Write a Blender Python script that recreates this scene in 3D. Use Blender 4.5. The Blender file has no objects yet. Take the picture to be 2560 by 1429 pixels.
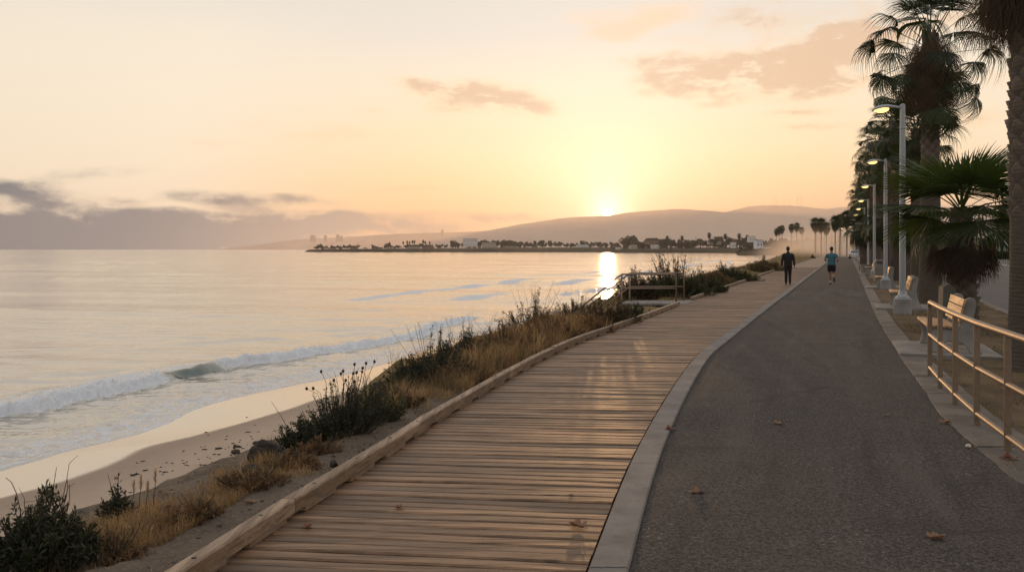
import bpy, bmesh, math, random
import numpy as np
from mathutils import Vector, Matrix, Quaternion

random.seed(7)
NR = np.random.RandomState(11)
R = math.radians
S = bpy.context.scene
COL = S.collection

# ------------------------------------------------------------------ camera, light, exposure
F = 2133.0          # focal length in photo pixels
HZ = 622.0          # eye level row in the photo
H0 = 1.68           # eye height above the path
K = F * H0
SEA = -2.5
cam_d = bpy.data.cameras.new('camera'); cam = bpy.data.objects.new('camera', cam_d); COL.objects.link(cam)
cam.location = (0, 0, H0); cam.rotation_euler = (R(90), 0, 0)
cam_d.sensor_width = 36.0; cam_d.lens = 36.0 * F / 2560.0
cam_d.shift_y = -(714.5 - HZ) / 2560.0
cam_d.clip_start = 0.1; cam_d.clip_end = 20000
cam_d.dof.use_dof = True; cam_d.dof.focus_distance = 32.0; cam_d.dof.aperture_fstop = 9.0
S.camera = cam

SUN_AZ = math.atan((1520 - 1280) / F)
SUN_EL = R(2.75)
sd = Vector((math.sin(SUN_AZ) * math.cos(SUN_EL), math.cos(SUN_AZ) * math.cos(SUN_EL), math.sin(SUN_EL)))
sun_d = bpy.data.lights.new('sun', 'SUN'); sun = bpy.data.objects.new('sun', sun_d); COL.objects.link(sun)
sun.rotation_euler = sd.to_track_quat('Z', 'Y').to_euler()
sun_d.energy = 1.6; sun_d.angle = R(0.5); sun_d.color = (1.0, 0.55, 0.24)

S.view_settings.view_transform = 'Standard'; S.view_settings.look = 'None'
S.view_settings.exposure = 0.1; S.view_settings.gamma = 1.0; S.view_settings.use_curve_mapping = False
cy = S.cycles
cy.use_denoising = True
cy.max_bounces = 5; cy.diffuse_bounces = 2; cy.glossy_bounces = 3; cy.transmission_bounces = 2
cy.transparent_max_bounces = 6; cy.volume_bounces = 1
cy.sample_clamp_indirect = 4.0; cy.sample_clamp_direct = 0.0
cy.caustics_reflective = False; cy.caustics_refractive = False

# ------------------------------------------------------------------ node helpers
class NT:
    def __init__(s, tree):
        s.t = tree; s.n = tree.nodes; s.l = tree.links
    def put(s, sock, v):
        if v is None: return
        if hasattr(v, 'is_output'): s.l.new(v, sock)
        elif isinstance(v, (tuple, list)) and len(v) == 3 and sock.type == 'RGBA': sock.default_value = (*v, 1)
        else: sock.default_value = v
    def node(s, typ, out=0, props=None, **kw):
        n = s.n.new(typ)
        for k, v in (props or {}).items(): setattr(n, k, v)
        for k, v in kw.items():
            key = int(k[1:]) if (k[0] == 'i' and k[1:].isdigit()) else k.replace('_', ' ')
            s.put(n.inputs[key], v)
        return n.outputs[out] if out is not None else n
    def math(s, op, a, b=None, c=None, clamp=False):
        n = s.n.new('ShaderNodeMath'); n.operation = op; n.use_clamp = clamp
        for i, v in enumerate((a, b, c)):
            if v is not None: s.put(n.inputs[i], v)
        return n.outputs[0]
    def vmath(s, op, a, b=None, out=0):
        n = s.n.new('ShaderNodeVectorMath'); n.operation = op
        s.put(n.inputs[0], a)
        if b is not None: s.put(n.inputs[1], b)
        return n.outputs[out]
    def mix(s, f, a, b, blend='MIX'):
        n = s.n.new('ShaderNodeMix'); n.data_type = 'RGBA'; n.blend_type = blend; n.clamp_factor = True
        s.put(n.inputs[0], f); s.put(n.inputs[6], a); s.put(n.inputs[7], b)
        return n.outputs[2]
    def ramp(s, f, stops, interp='LINEAR'):
        n = s.n.new('ShaderNodeValToRGB'); n.color_ramp.interpolation = interp
        e = n.color_ramp.elements
        while len(e) < len(stops): e.new(0.5)
        for i, (p, c) in enumerate(stops):
            e[i].position = p
            e[i].color = (*c, 1) if isinstance(c, (tuple, list)) else (c, c, c, 1)
        s.put(n.inputs[0], f)
        return n.outputs[0]
    def sstep(s, x, lo, hi, a=0.0, b=1.0):
        n = s.n.new('ShaderNodeMapRange'); n.interpolation_type = 'SMOOTHSTEP'
        s.put(n.inputs[0], x); n.inputs[1].default_value = lo; n.inputs[2].default_value = hi
        n.inputs[3].default_value = a; n.inputs[4].default_value = b
        return n.outputs[0]
    def noise(s, vec, scale, detail=4, rough=0.55, out=0):
        return s.node('ShaderNodeTexNoise', out=out, Vector=vec, Scale=scale, Detail=detail, Roughness=rough)
    def pos(s):
        return s.node('ShaderNodeTexCoord', out=3)
    def scale(s, v, k):
        return s.vmath('MULTIPLY', v, k)
    def attr(s, name, out=2):
        return s.node('ShaderNodeAttribute', out=out, props={'attribute_name': name})
    def bump(s, h, strength=0.3, dist=0.01):
        return s.node('ShaderNodeBump', Height=h, Strength=strength, Distance=dist)

def mat(name):
    m = bpy.data.materials.new(name); m.use_nodes = True
    m.node_tree.nodes.clear()
    return m, NT(m.node_tree)
def out(t, surf=None, vol=None):
    o = t.n.new('ShaderNodeOutputMaterial')
    if surf is not None: t.l.new(surf, o.inputs[0])
    if vol is not None: t.l.new(vol, o.inputs[1])
def bsdf(t, **kw):
    n = t.n.new('ShaderNodeBsdfPrincipled')
    for k, v in kw.items(): t.put(n.inputs[k.replace('_', ' ')], v)
    return n.outputs[0]

# ------------------------------------------------------------------ world: dusk sky, sun glow and clouds by direction
W = bpy.data.worlds.new('World'); S.world = W; W.use_nodes = True
W.node_tree.nodes.clear()
t = NT(W.node_tree)
d = t.node('ShaderNodeTexCoord', out=0)
d = t.vmath('NORMALIZE', d)
sx, sy, sz = (lambda n: (n.outputs[0], n.outputs[1], n.outputs[2]))(t.node('ShaderNodeSeparateXYZ', out=None, Vector=d))
az = t.math('ARCTAN2', sx, sy)
el = t.math('ARCSINE', sz)
elf = t.math('DIVIDE', el, R(90), clamp=True)
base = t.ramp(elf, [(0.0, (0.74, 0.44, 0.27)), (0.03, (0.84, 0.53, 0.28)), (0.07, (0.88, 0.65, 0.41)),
                    (0.12, (0.85, 0.71, 0.55)), (0.155, (0.73, 0.67, 0.59)), (0.2, (0.70, 0.66, 0.61)), (0.28, (0.88, 0.82, 0.76)), (0.5, (0.88, 0.82, 0.76)), (1.0, (0.72, 0.69, 0.68))])  # upper sky, above the view, brightened beyond the visible part to lift ambient light
SUNV = Vector((math.sin(SUN_AZ) * math.cos(R(2.35)), math.cos(SUN_AZ) * math.cos(R(2.35)), math.sin(R(2.35))))
dot = t.vmath('DOT_PRODUCT', d, tuple(SUNV), out=1)
dotc = t.math('MAXIMUM', dot, 0.0)
cream = t.math('MULTIPLY', t.sstep(dot, 0.985, 0.87), t.sstep(elf, 0.2, 0.14, 0, .75))
base = t.mix(cream, base, (0.88, 0.77, 0.615))
# away from the sun the sky is cooler and dimmer
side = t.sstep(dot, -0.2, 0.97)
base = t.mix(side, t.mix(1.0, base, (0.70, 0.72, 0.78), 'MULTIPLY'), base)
nish = t.node('ShaderNodeTexSky', props={'sky_type': 'NISHITA', 'sun_disc': False, 'sun_elevation': SUN_EL, 'sun_rotation': SUN_AZ})
base = t.mix(1.0, base, t.mix(1.0, nish, (0.012, 0.012, 0.012), 'MULTIPLY'), 'ADD')

P = t.node('ShaderNodeCombineXYZ', X=t.math('MULTIPLY', az, F), Y=t.math('MULTIPLY', el, F))
def skyp(x, y):
    a = math.atan((x - 1280) / F)
    return a * F, math.atan((HZ - y) / F * math.cos(a)) * F
warp = t.node('ShaderNodeTexNoise', out=1, Vector=t.scale(P, (0.0045, 0.0075, 1)), Scale=1.0, Detail=4.0)
Pw = t.vmath('ADD', P, t.scale(t.vmath('SUBTRACT', warp, (0.5, 0.5, 0.5)), (110, 60, 0)))
def blobs(lst):
    tot = None
    for (x, y, rx, ry, rot, w) in lst:
        cx, cyy = skyp(x, y)
        m = t.node('ShaderNodeMapping', props={'vector_type': 'TEXTURE'}, Vector=Pw, Location=(cx, cyy, 0), Rotation=(0, 0, R(rot)), Scale=(rx, ry, 1))
        g = t.node('ShaderNodeTexGradient', out=1, props={'gradient_type': 'SPHERICAL'}, Vector=m)
        g = t.math('MULTIPLY', g, w)
        tot = g if tot is None else t.math('ADD', tot, g)
    return tot
cn = t.sstep(t.noise(t.scale(Pw, (0.0078, 0.0165, 1)), 1.0, 8, 0.64), .30, .70)
cn2 = t.noise(t.scale(P, (0.0022, 0.0062, 3)), 1.0, 5, 0.55)
def cloudmask(bl, lo, hi, a=.35, k=1.2):
    b = blobs(bl)
    return t.sstep(t.math('MULTIPLY', b, t.math('ADD', t.math('MULTIPLY', cn, k), a)), lo, hi)
HIGH = [(1190, 240, 220, 66, -4, 1.15), (1080, 205, 150, 30, -5, .6), (1310, 262, 130, 48, 0, .8), (820, 335, 170, 26, 0, .55), (930, 275, 70, 16, 0, .4),
        (560, 355, 190, 24, 0, .35), (640, 300, 140, 20, 0, .25), (1860, 165, 280, 85, 4, 1.1), (1990, 180, 240, 80, 8, 1.0), (1690, 205, 150, 50, 0, .8), (1620, 148, 130, 26, 0, .7),
        (2110, 110, 170, 110, 25, .9), (1880, 40, 200, 60, 0, .8), (1700, 95, 90, 22, 0, .5), (2100, 225, 170, 40, 8, .65), (1775, 258, 90, 24, 0, .7),
        (1990, 290, 140, 18, 2, .6), (2020, 325, 190, 15, 2, .6), (2440, 290, 190, 26, 0, .6), (2480, 200, 120, 30, 0, .4), (2300, 60, 300, 60, 10, .7), (1420, 485, 130, 8, 0, .25)]
LIT = [(1620, 45, 230, 50, 12, 1.0), (1470, 35, 170, 40, 8, .6), (1560, 80, 200, 30, 10, .5)]
LOW = [(-100, 612, 800, 112, 0, 1.0), (200, 592, 600, 84, -1, .9), (620, 578, 560, 62, -1, .9), (900, 552, 470, 38, -2, .9), (1250, 541, 260, 19, -2, .6), (30, 478, 190, 34, -5, .75),
       (180, 440, 200, 22, 8, .35), (555, 493, 190, 26, -3, .75), (760, 501, 140, 15, -3, .55), (330, 498, 80, 16, 0, .35), (1020, 475, 130, 9, 0, .3)]
mh = cloudmask(HIGH, -0.02, 1.25, .24, 1.6)
ml = cloudmask(LIT, 0.10, 0.95, .5, .9)
mw = cloudmask(LOW, 0.0, 0.85, .42, 1.15)
bk = t.sstep(elf, 0.02, 0.2)
hicol = t.mix(t.sstep(mh, 0.25, 0.9), (0.97, 0.64, 0.36), (0.76, 0.51, 0.33))
hicol = t.mix(t.sstep(elf, 0.14, 0.2), hicol, (0.66, 0.53, 0.45))
sky = t.mix(t.math('MULTIPLY', mh, 0.88), base, hicol)
sky = t.mix(t.math('MULTIPLY', ml, 0.85), sky, (1.0, 0.68, 0.46))
# the low bank turns from peach by the sun to grey at the left
lowc = t.ramp(t.math('DIVIDE', t.math('ADD', az, 0.62), 0.75, clamp=True), [(0, (0.06, 0.105, 0.15)), (0.3, (0.14, 0.165, 0.195)), (0.6, (0.37, 0.295, 0.245)), (1, (0.78, 0.45, 0.23))])
sky = t.mix(t.math('MULTIPLY', mw, 0.97), sky, lowc)
# glow around the sun
def glow(k, col, st):
    g = t.math('POWER', dotc, k)
    return t.mix(1.0, (0, 0, 0), t.vmath('SCALE', col, None), 'ADD') if False else t.mix(g, (0, 0, 0), tuple(c * st for c in col))
for k, c, st in ((12, (1, .84, .64), .05), (60, (1, .92, .82), .10), (260, (1, .95, .86), .22), (1000, (1, .93, .78), .30), (5200, (1, .86, .55), 1.6)):
    sky = t.mix(1.0, sky, glow(k, c, st), 'ADD')
disc = t.sstep(dot, math.cos(R(0.36)), math.cos(R(0.24)))
sky = t.mix(disc, sky, (24, 18, 9))
below = t.sstep(sz, -0.02, -0.0008)
sky = t.mix(below, (0.30, 0.27, 0.24), sky)
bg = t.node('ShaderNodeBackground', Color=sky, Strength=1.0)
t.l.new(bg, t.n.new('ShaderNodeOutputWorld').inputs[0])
W.cycles.sampling_method = 'MANUAL'; W.cycles.sample_map_resolution = 1024

# ------------------------------------------------------------------ numeric helpers
def wp(x, y, z=0.0):
    """photo pixel on the horizontal plane z -> world point"""
    Y = (H0 - z) * F / (y - HZ)
    return Vector(((x - 1280) / F * Y, Y, z))
def at(x, Y, z=0.0):
    return Vector(((x - 1280) / F * Y, Y, z))
def zat(y, Y):
    return H0 + (HZ - y) / F * Y

class Line:
    """a traced edge on a horizontal plane: X as a function of Y"""
    def __init__(s, pts, z=0.0):
        pts = sorted(pts, key=lambda p: p[1])
        s.h = H0 - z
        s.v = np.array([p[1] for p in pts], float); s.u = np.array([p[0] for p in pts], float)
        dv = np.diff(s.v); de = np.diff(s.u) / dv
        m = np.zeros(len(s.v)); m[0] = de[0]; m[-1] = de[-1]
        for i in range(1, len(s.v) - 1):
            if de[i - 1] * de[i] > 0:
                w1 = 2 * dv[i] + dv[i - 1]; w2 = dv[i] + 2 * dv[i - 1]
                m[i] = (w1 + w2) / (w1 / de[i - 1] + w2 / de[i])
        s.m = m
    def __call__(s, Y):
        Y = np.asarray(Y, float)
        v = HZ + s.h * F / Y
        i = np.clip(np.searchsorted(s.v, v) - 1, 0, len(s.v) - 2)
        h = s.v[i + 1] - s.v[i]
        tt = (v - s.v[i]) / h; tc = np.clip(tt, 0, 1)
        u = ((1 + 2 * tc) * (1 - tc) ** 2 * s.u[i] + tc * (1 - tc) ** 2 * h * s.m[i] + tc ** 2 * (3 - 2 * tc) * s.u[i + 1] + tc ** 2 * (tc - 1) * h * s.m[i + 1])
        u = np.where(tt > 1, s.u[-1] + s.m[-1] * (v - s.v[-1]), u)
        u = np.where(tt < 0, s.u[0] + s.m[0] * (v - s.v[0]), u)
        return (u - 1280) / F * Y

def hash2(ix, iy, seed):
    n = (ix.astype(np.int64) * 374761393 + iy.astype(np.int64) * 668265263 + seed * 1442695041) & 0x7fffffff
    n = ((n ^ (n >> 13)) * 1274126177) & 0x7fffffff
    n = n ^ (n >> 16)
    return (n & 0xffff) / 65535.0
def vnoise(x, y, seed=0):
    x = np.asarray(x, float); y = np.asarray(y, float)
    ix = np.floor(x); iy = np.floor(y); fx = x - ix; fy = y - iy
    fx = fx * fx * fx * (fx * (fx * 6 - 15) + 10); fy = fy * fy * fy * (fy * (fy * 6 - 15) + 10)
    a = hash2(ix, iy, seed); b = hash2(ix + 1, iy, seed); c = hash2(ix, iy + 1, seed); dd = hash2(ix + 1, iy + 1, seed)
    return (a * (1 - fx) + b * fx) * (1 - fy) + (c * (1 - fx) + dd * fx) * fy
def fbm(x, y, seed=0, oct=4, gain=0.5):
    s = 0; a = 1; tot = 0
    for o in range(oct):
        s = s + a * (vnoise(np.asarray(x) * 2 ** o + 17.3 * o, np.asarray(y) * 2 ** o - 9.1 * o, seed + o) - 0.5); tot += a; a *= gain
    return s / tot * 2
def sst(x, a, b):
    q = np.clip((np.asarray(x, float) - a) / (b - a), 0, 1)
    return q * q * (3 - 2 * q)

# ------------------------------------------------------------------ mesh helpers
def mesh(name, V, Fc, mats, parent=None, smooth=True, attrs=None, mi=None, loc=None):
    me = bpy.data.meshes.new(name)
    V = np.asarray(V, float).reshape(-1, 3)
    if isinstance(Fc, np.ndarray):
        n, k = Fc.shape
        me.vertices.add(len(V)); me.vertices.foreach_set('co', V.ravel())
        me.loops.add(n * k); me.loops.foreach_set('vertex_index', Fc.ravel().astype(np.int32))
        me.polygons.add(n); me.polygons.foreach_set('loop_start', np.arange(0, n * k, k, dtype=np.int32))
        me.update(calc_edges=True)
    else:
        me.from_pydata(V.tolist(), [], Fc)
    for m in (mats if isinstance(mats, (list, tuple)) else [mats]): me.materials.append(m)
    if mi is not None: me.polygons.foreach_set('material_index', np.asarray(mi, np.int32))
    if smooth is True: me.polygons.foreach_set('use_smooth', np.ones(len(me.polygons), bool))
    for k, a in (attrs or {}).items():
        me.attributes.new(k, 'FLOAT', 'POINT').data.foreach_set('value', np.asarray(a, np.float32))
    me.validate()
    o = bpy.data.objects.new(name, me); COL.objects.link(o)
    if parent is not None: o.parent = parent
    if loc is not None: o.location = loc
    return o
def grid(nr, nc):
    i = np.arange(nr - 1)[:, None] * nc + np.arange(nc - 1)[None, :]
    i = i.ravel()
    return np.stack([i, i + 1, i + nc + 1, i + nc], 1)
class MB:
    def __init__(s): s.V = []; s.F = []; s.n = 0; s.r = []
    def add(s, V, Fc, rnd=0.0):
        V = np.asarray(V, float).reshape(-1, 3)
        s.V.append(V); s.r.append(np.full(len(V), rnd) if np.isscalar(rnd) else np.asarray(rnd))
        for f in Fc: s.F.append(tuple(int(i) + s.n for i in f))
        s.n += len(V)
        return s
    def box(s, a, b, M=None, bev=0.0, rnd=0.0):
        (x0, y0, z0), (x1, y1, z1) = a, b
        if bev <= 0:
            V = [(x, y, z) for z in (z0, z1) for y in (y0, y1) for x in (x0, x1)]
            Fc = [(0, 2, 3, 1), (4, 5, 7, 6), (0, 1, 5, 4), (2, 6, 7, 3), (0, 4, 6, 2), (1, 3, 7, 5)]
        else:
            bm = bmesh.new(); bmesh.ops.create_cube(bm, size=1)
            for v in bm.verts:
                v.co = Vector(((x0 + x1) / 2 + v.co.x * (x1 - x0), (y0 + y1) / 2 + v.co.y * (y1 - y0), (z0 + z1) / 2 + v.co.z * (z1 - z0)))
            bmesh.ops.bevel(bm, geom=bm.edges[:], offset=bev, segments=2, profile=.6, affect='EDGES')
            bm.verts.index_update()
            V = [tuple(v.co) for v in bm.verts]; Fc = [[v.index for v in f.verts] for f in bm.faces]; bm.free()
        if M is not None: V = [tuple(M @ Vector(v)) for v in V]
        return s.add(V, Fc, rnd)
    def tube(s, pts, rad, seg=10, caps=True, rnd=0.0):
        pts = [Vector(p) for p in pts]; n = len(pts)
        rad = [rad] * n if np.isscalar(rad) else rad
        V = []; Fc = []
        up = None
        for i, p in enumerate(pts):
            tg = (pts[min(i + 1, n - 1)] - pts[max(i - 1, 0)])
            tg.normalize()
            if up is None:
                up = Vector((0, 0, 1)) if abs(tg.z) < .9 else Vector((1, 0, 0))
            a = tg.cross(up); a.normalize(); b = a.cross(tg); b.normalize(); up = b
            for j in range(seg):
                an = 2 * math.pi * j / seg
                V.append(p + (a * math.cos(an) + b * math.sin(an)) * rad[i])
        for i in range(n - 1):
            for j in range(seg):
                k = (j + 1) % seg
                Fc.append((i * seg + j, i * seg + k, (i + 1) * seg + k, (i + 1) * seg + j))
        if caps:
            Fc.append(tuple(reversed(range(seg)))); Fc.append(tuple((n - 1) * seg + j for j in range(seg)))
        return s.add(V, Fc, rnd)
    def lathe(s, prof, c=(0, 0, 0), seg=24, rnd=0.0):
        V = []; Fc = []
        for (r, z) in prof:
            for j in range(seg):
                an = 2 * math.pi * j / seg
                V.append((c[0] + r * math.cos(an), c[1] + r * math.sin(an), c[2] + z))
        for i in range(len(prof) - 1):
            for j in range(seg):
                k = (j + 1) % seg
                Fc.append((i * seg + j, i * seg + k, (i + 1) * seg + k, (i + 1) * seg + j))
        Fc.append(tuple(reversed(range(seg)))); Fc.append(tuple((len(prof) - 1) * seg + j for j in range(seg)))
        return s.add(V, Fc, rnd)
    def ball(s, c, r, sub=1, rnd=0.0, jit=0.0, rg=random):
        bm = bmesh.new(); bmesh.ops.create_icosphere(bm, subdivisions=sub, radius=1)
        rr = (r, r, r) if np.isscalar(r) else r
        V = []
        for v in bm.verts:
            q = 1 + (rg.random() - .5) * jit
            V.append((c[0] + v.co.x * rr[0] * q, c[1] + v.co.y * rr[1] * q, c[2] + v.co.z * rr[2] * q))
        Fc = [[v.index for v in f.verts] for f in bm.faces]; bm.free()
        return s.add(V, Fc, rnd)
    def prism(s, poly, y0, y1, M=None, rnd=0.0):
        """poly of (x, z) extruded along y"""
        n = len(poly)
        V = [(x, y0, z) for x, z in poly] + [(x, y1, z) for x, z in poly]
        Fc = [tuple(range(n)), tuple(reversed(range(n, 2 * n)))] + [(i + n, (i + 1) % n + n, (i + 1) % n, i) for i in range(n)]
        if M is not None: V = [tuple(M @ Vector(v)) for v in V]
        return s.add(V, Fc, rnd)
    def build(s, name, m, parent=None, smooth=False, loc=None):
        if s.n == 0: return None
        o = mesh(name, np.concatenate(s.V), s.F, m, parent, smooth=smooth, attrs={'rnd': np.concatenate(s.r)}, loc=loc)
        if smooth == 'auto':
            bm = bmesh.new(); bm.from_mesh(o.data)
            for e in bm.edges: e.smooth = len(e.link_faces) == 2 and e.calc_face_angle(0) < R(38)
            for f in bm.faces: f.smooth = True
            bm.to_mesh(o.data); bm.free()
        return o

def tag(o, label=None, cat=None, group=None, kind=None):
    if label: o['label'] = label
    if cat: o['category'] = cat
    if group: o['group'] = group
    if kind: o['kind'] = kind
    return o
def thing(name, label, cat, loc=(0, 0, 0), rz=0.0, group=None, scale=1.0):
    o = bpy.data.objects.new(name, None); COL.objects.link(o)
    o.location = loc; o.rotation_euler = (0, 0, rz); o.scale = (scale,) * 3 if np.isscalar(scale) else scale
    return tag(o, label, cat, group)
def dup(o, loc, rz=0.0, label=None, group=None, scale=None, cat=None):
    def rec(q, par):
        c = q.copy(); COL.objects.link(c)
        if par is not None: c.parent = par
        for ch in [x for x in q.children]: rec(ch, c)
        return c
    r = rec(o, None); r.location = loc; r.rotation_euler = (0, 0, rz)
    if scale is not None: r.scale = (scale,) * 3 if np.isscalar(scale) else scale
    return tag(r, label, cat, group)
def struct(o): o['kind'] = 'structure'; return o
# ------------------------------------------------------------------ materials
def simple(name, col, rough=0.7, metal=0.0, var=0.15, nscale=20, bump=0.0, bscale=60, spec=0.5, dist=0.004):
    m, t = mat(name); p = t.pos()
    n = t.noise(p, nscale, 5)
    c = t.mix(n, tuple(x * (1 - var) for x in col), tuple(min(1, x * (1 + var)) for x in col))
    nb = t.bump(t.noise(p, bscale, 4), bump, dist) if bump else None
    b = bsdf(t, Base_Color=c, Roughness=rough, Metallic=metal, Specular_IOR_Level=spec, Normal=nb)
    out(t, b); return m

def m_asphalt():
    m, t = mat('asphalt'); p = t.pos()
    big = t.noise(p, 0.45, 4); med = t.noise(p, 3.0, 5); fine = t.noise(p, 140, 3, .7); mid = t.noise(p, 38, 4, .65)
    c = t.mix(t.sstep(big, .3, .7), (0.034, 0.031, 0.029), (0.056, 0.049, 0.045))
    c = t.mix(t.sstep(med, .45, .75), c, (0.068, 0.060, 0.054))
    c = t.mix(t.math('MULTIPLY', t.sstep(fine, .40, .62), .7), c, (0.125, 0.108, 0.095))
    c = t.mix(t.math('MULTIPLY', t.sstep(mid, .60, .38), .8), c, (0.018, 0.017, 0.016))
    v = t.node('ShaderNodeTexVoronoi', out=None, Vector=p, Scale=34.0)
    r = t.node('ShaderNodeSeparateColor', out=0, Color=v.outputs[1])
    st = t.math('MULTIPLY', t.sstep(r, .84, .90), t.sstep(v.outputs[0], .42, .28))
    c = t.mix(t.math('MULTIPLY', t.math('MULTIPLY', st, .75), t.sstep(t.noise(p, 1.1, 4), .42, .62)), c, t.mix(t.noise(p, 9), (0.13, .11, .095), (0.27, .225, .185)))
    v2 = t.node('ShaderNodeTexVoronoi', out=None, Vector=p, Scale=95.0)
    r2 = t.node('ShaderNodeSeparateColor', out=1, Color=v2.outputs[1])
    st2 = t.math('MULTIPLY', t.sstep(r2, .70, .8), t.sstep(v2.outputs[0], .45, .25))
    c = t.mix(t.math('MULTIPLY', st2, .6), c, (0.22, .195, .175))
    # blown sand and damp stains
    streak = t.noise(t.scale(t.node('ShaderNodeVectorRotate', Vector=p, Angle=R(20)), (3.2, .22, 1)), 1.0, 5, .6)
    c = t.mix(t.math('MULTIPLY', t.sstep(streak, .50, .68), .35), c, (.10, .086, .074))
    c = t.mix(t.math('MULTIPLY', t.sstep(streak, .46, .30), .45), c, (.026, .024, .023))
    sand = t.math('MULTIPLY', t.sstep(t.noise(t.scale(p, (.5, 1.4, 1)), .9, 5), .60, .74), .45)
    c = t.mix(sand, c, (0.13, .105, .08))
    stain = t.math('MULTIPLY', t.sstep(t.noise(t.scale(p, (.55, 2.2, 1)), .5, 4), .60, .70), .55)
    c = t.mix(stain, c, (0.030, .028, .027))
    cw = t.vmath('ADD', p, t.scale(t.vmath('SUBTRACT', t.node('ShaderNodeTexNoise', out=1, Vector=p, Scale=1.7, Detail=5.0), (.5, .5, .5)), (.9, .9, 0)))
    ce = t.node('ShaderNodeTexVoronoi', out=0, props={'feature': 'DISTANCE_TO_EDGE'}, Vector=t.scale(cw, (.42, .26, 1)), Scale=1.0)
    ck = t.math('MULTIPLY', t.sstep(ce, .0075, .002), t.sstep(t.noise(p, .35, 2), .46, .58))
    c = t.mix(t.math('MULTIPLY', ck, .35), c, (.012, .011, .010))
    h = t.math('ADD', t.math('MULTIPLY', fine, .5), t.math('ADD', t.math('MULTIPLY', mid, .8), t.math('MULTIPLY', st, .5)))
    out(t, bsdf(t, Base_Color=c, Roughness=.88, Specular_IOR_Level=.14, Normal=t.bump(h, .8, .006)))
    return m
def m_road():
    m, t = mat('road_asphalt'); p = t.pos()
    c = t.mix(t.noise(t.scale(p, (.2, .05, 1)), 1.5, 5), (0.045, .042, .04), (.085, .078, .072))
    c = t.mix(t.math('MULTIPLY', t.sstep(t.noise(p, 60, 3), .5, .7), .4), c, (.12, .11, .10))
    out(t, bsdf(t, Base_Color=c, Roughness=.8, Specular_IOR_Level=.3)); return m
def m_concrete(name, a, b, sc=1.0, crack=True):
    m, t = mat(name); p = t.pos()
    c = t.mix(t.sstep(t.noise(p, 2.2 * sc, 6), .3, .7), a, b)
    c = t.mix(t.math('MULTIPLY', t.sstep(t.noise(p, 26 * sc, 5, .7), .52, .72), .5), c, tuple(x * .55 for x in a))
    c = t.mix(t.math('MULTIPLY', t.sstep(t.noise(p, 120, 2), .62, .75), .5), c, tuple(min(1, x * 1.6) for x in b))
    sp = t.sstep(t.node('ShaderNodeTexVoronoi', out=0, Vector=p, Scale=11.0), .10, .05)
    c = t.mix(t.math('MULTIPLY', sp, .45), c, tuple(min(1, x * 1.9) for x in b))
    h = t.math('ADD', t.noise(p, 90, 4, .7), t.noise(p, 12, 3))
    out(t, bsdf(t, Base_Color=c, Roughness=.85, Specular_IOR_Level=.3, Normal=t.bump(h, .35, .006))); return m
def m_wood(name, a, b, dark, axis, gl=.48, fine=1.0):
    """weathered timber; grain runs along axis (0 = X, 1 = Y)"""
    m, t = mat(name); p = t.pos(); rn = t.attr('rnd')
    off = t.node('ShaderNodeCombineXYZ', X=t.math('MULTIPLY', rn, 31.0), Y=t.math('MULTIPLY', rn, 17.0), Z=t.math('MULTIPLY', rn, 53.0))
    q = t.vmath('ADD', p, off)
    st = (1.2, 26, 26) if axis == 0 else (26, 1.2, 26)
    st2 = (3.5, 150, 150) if axis == 0 else (150, 3.5, 150)
    g1 = t.noise(t.scale(q, st), fine, 5, .6); g2 = t.noise(t.scale(q, st2), fine, 3, .6)
    blot = t.noise(t.scale(q, (.8, 3, 3) if axis == 0 else (3, .8, 3)), 1.6, 5, .6)
    c = t.mix(t.sstep(rn, 0, 1), a, b)
    c = t.mix(t.math('MULTIPLY', t.sstep(g1, .42, .68), .75), c, dark)
    c = t.mix(t.math('MULTIPLY', t.sstep(g2, .48, .7), .55), c, tuple(x * .6 for x in dark))
    c = t.mix(t.math('MULTIPLY', t.sstep(blot, .40, .70), .65), c, tuple(x * .62 for x in a))
    c = t.mix(t.math('MULTIPLY', t.sstep(t.noise(t.scale(q, (.5, 9, 9) if axis == 0 else (9, .5, 9)), 1.0, 3), .55, .75), .5), c, tuple(min(1, x * 1.45) for x in b))
    kv = t.node('ShaderNodeTexVoronoi', out=None, Vector=t.scale(q, (2.2, 6, 1) if axis == 0 else (6, 2.2, 1)), Scale=1.0)
    kr = t.node('ShaderNodeSeparateColor', out=0, Color=kv.outputs[1])
    kn = t.math('MULTIPLY', t.sstep(kr, .72, .76), t.sstep(kv.outputs[0], .16, .06))
    c = t.mix(t.math('MULTIPLY', kn, .85), c, (.035, .025, .02))
    h = t.math('ADD', t.math('MULTIPLY', g1, -1.0), t.math('MULTIPLY', g2, -.7))
    ro = t.math('ADD', gl, t.math('MULTIPLY', g1, .25))
    out(t, bsdf(t, Base_Color=c, Roughness=ro, Specular_IOR_Level=.45, Specular_Tint=(1.0, .84, .66, 1), Normal=t.bump(h, .6, .005))); return m
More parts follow.
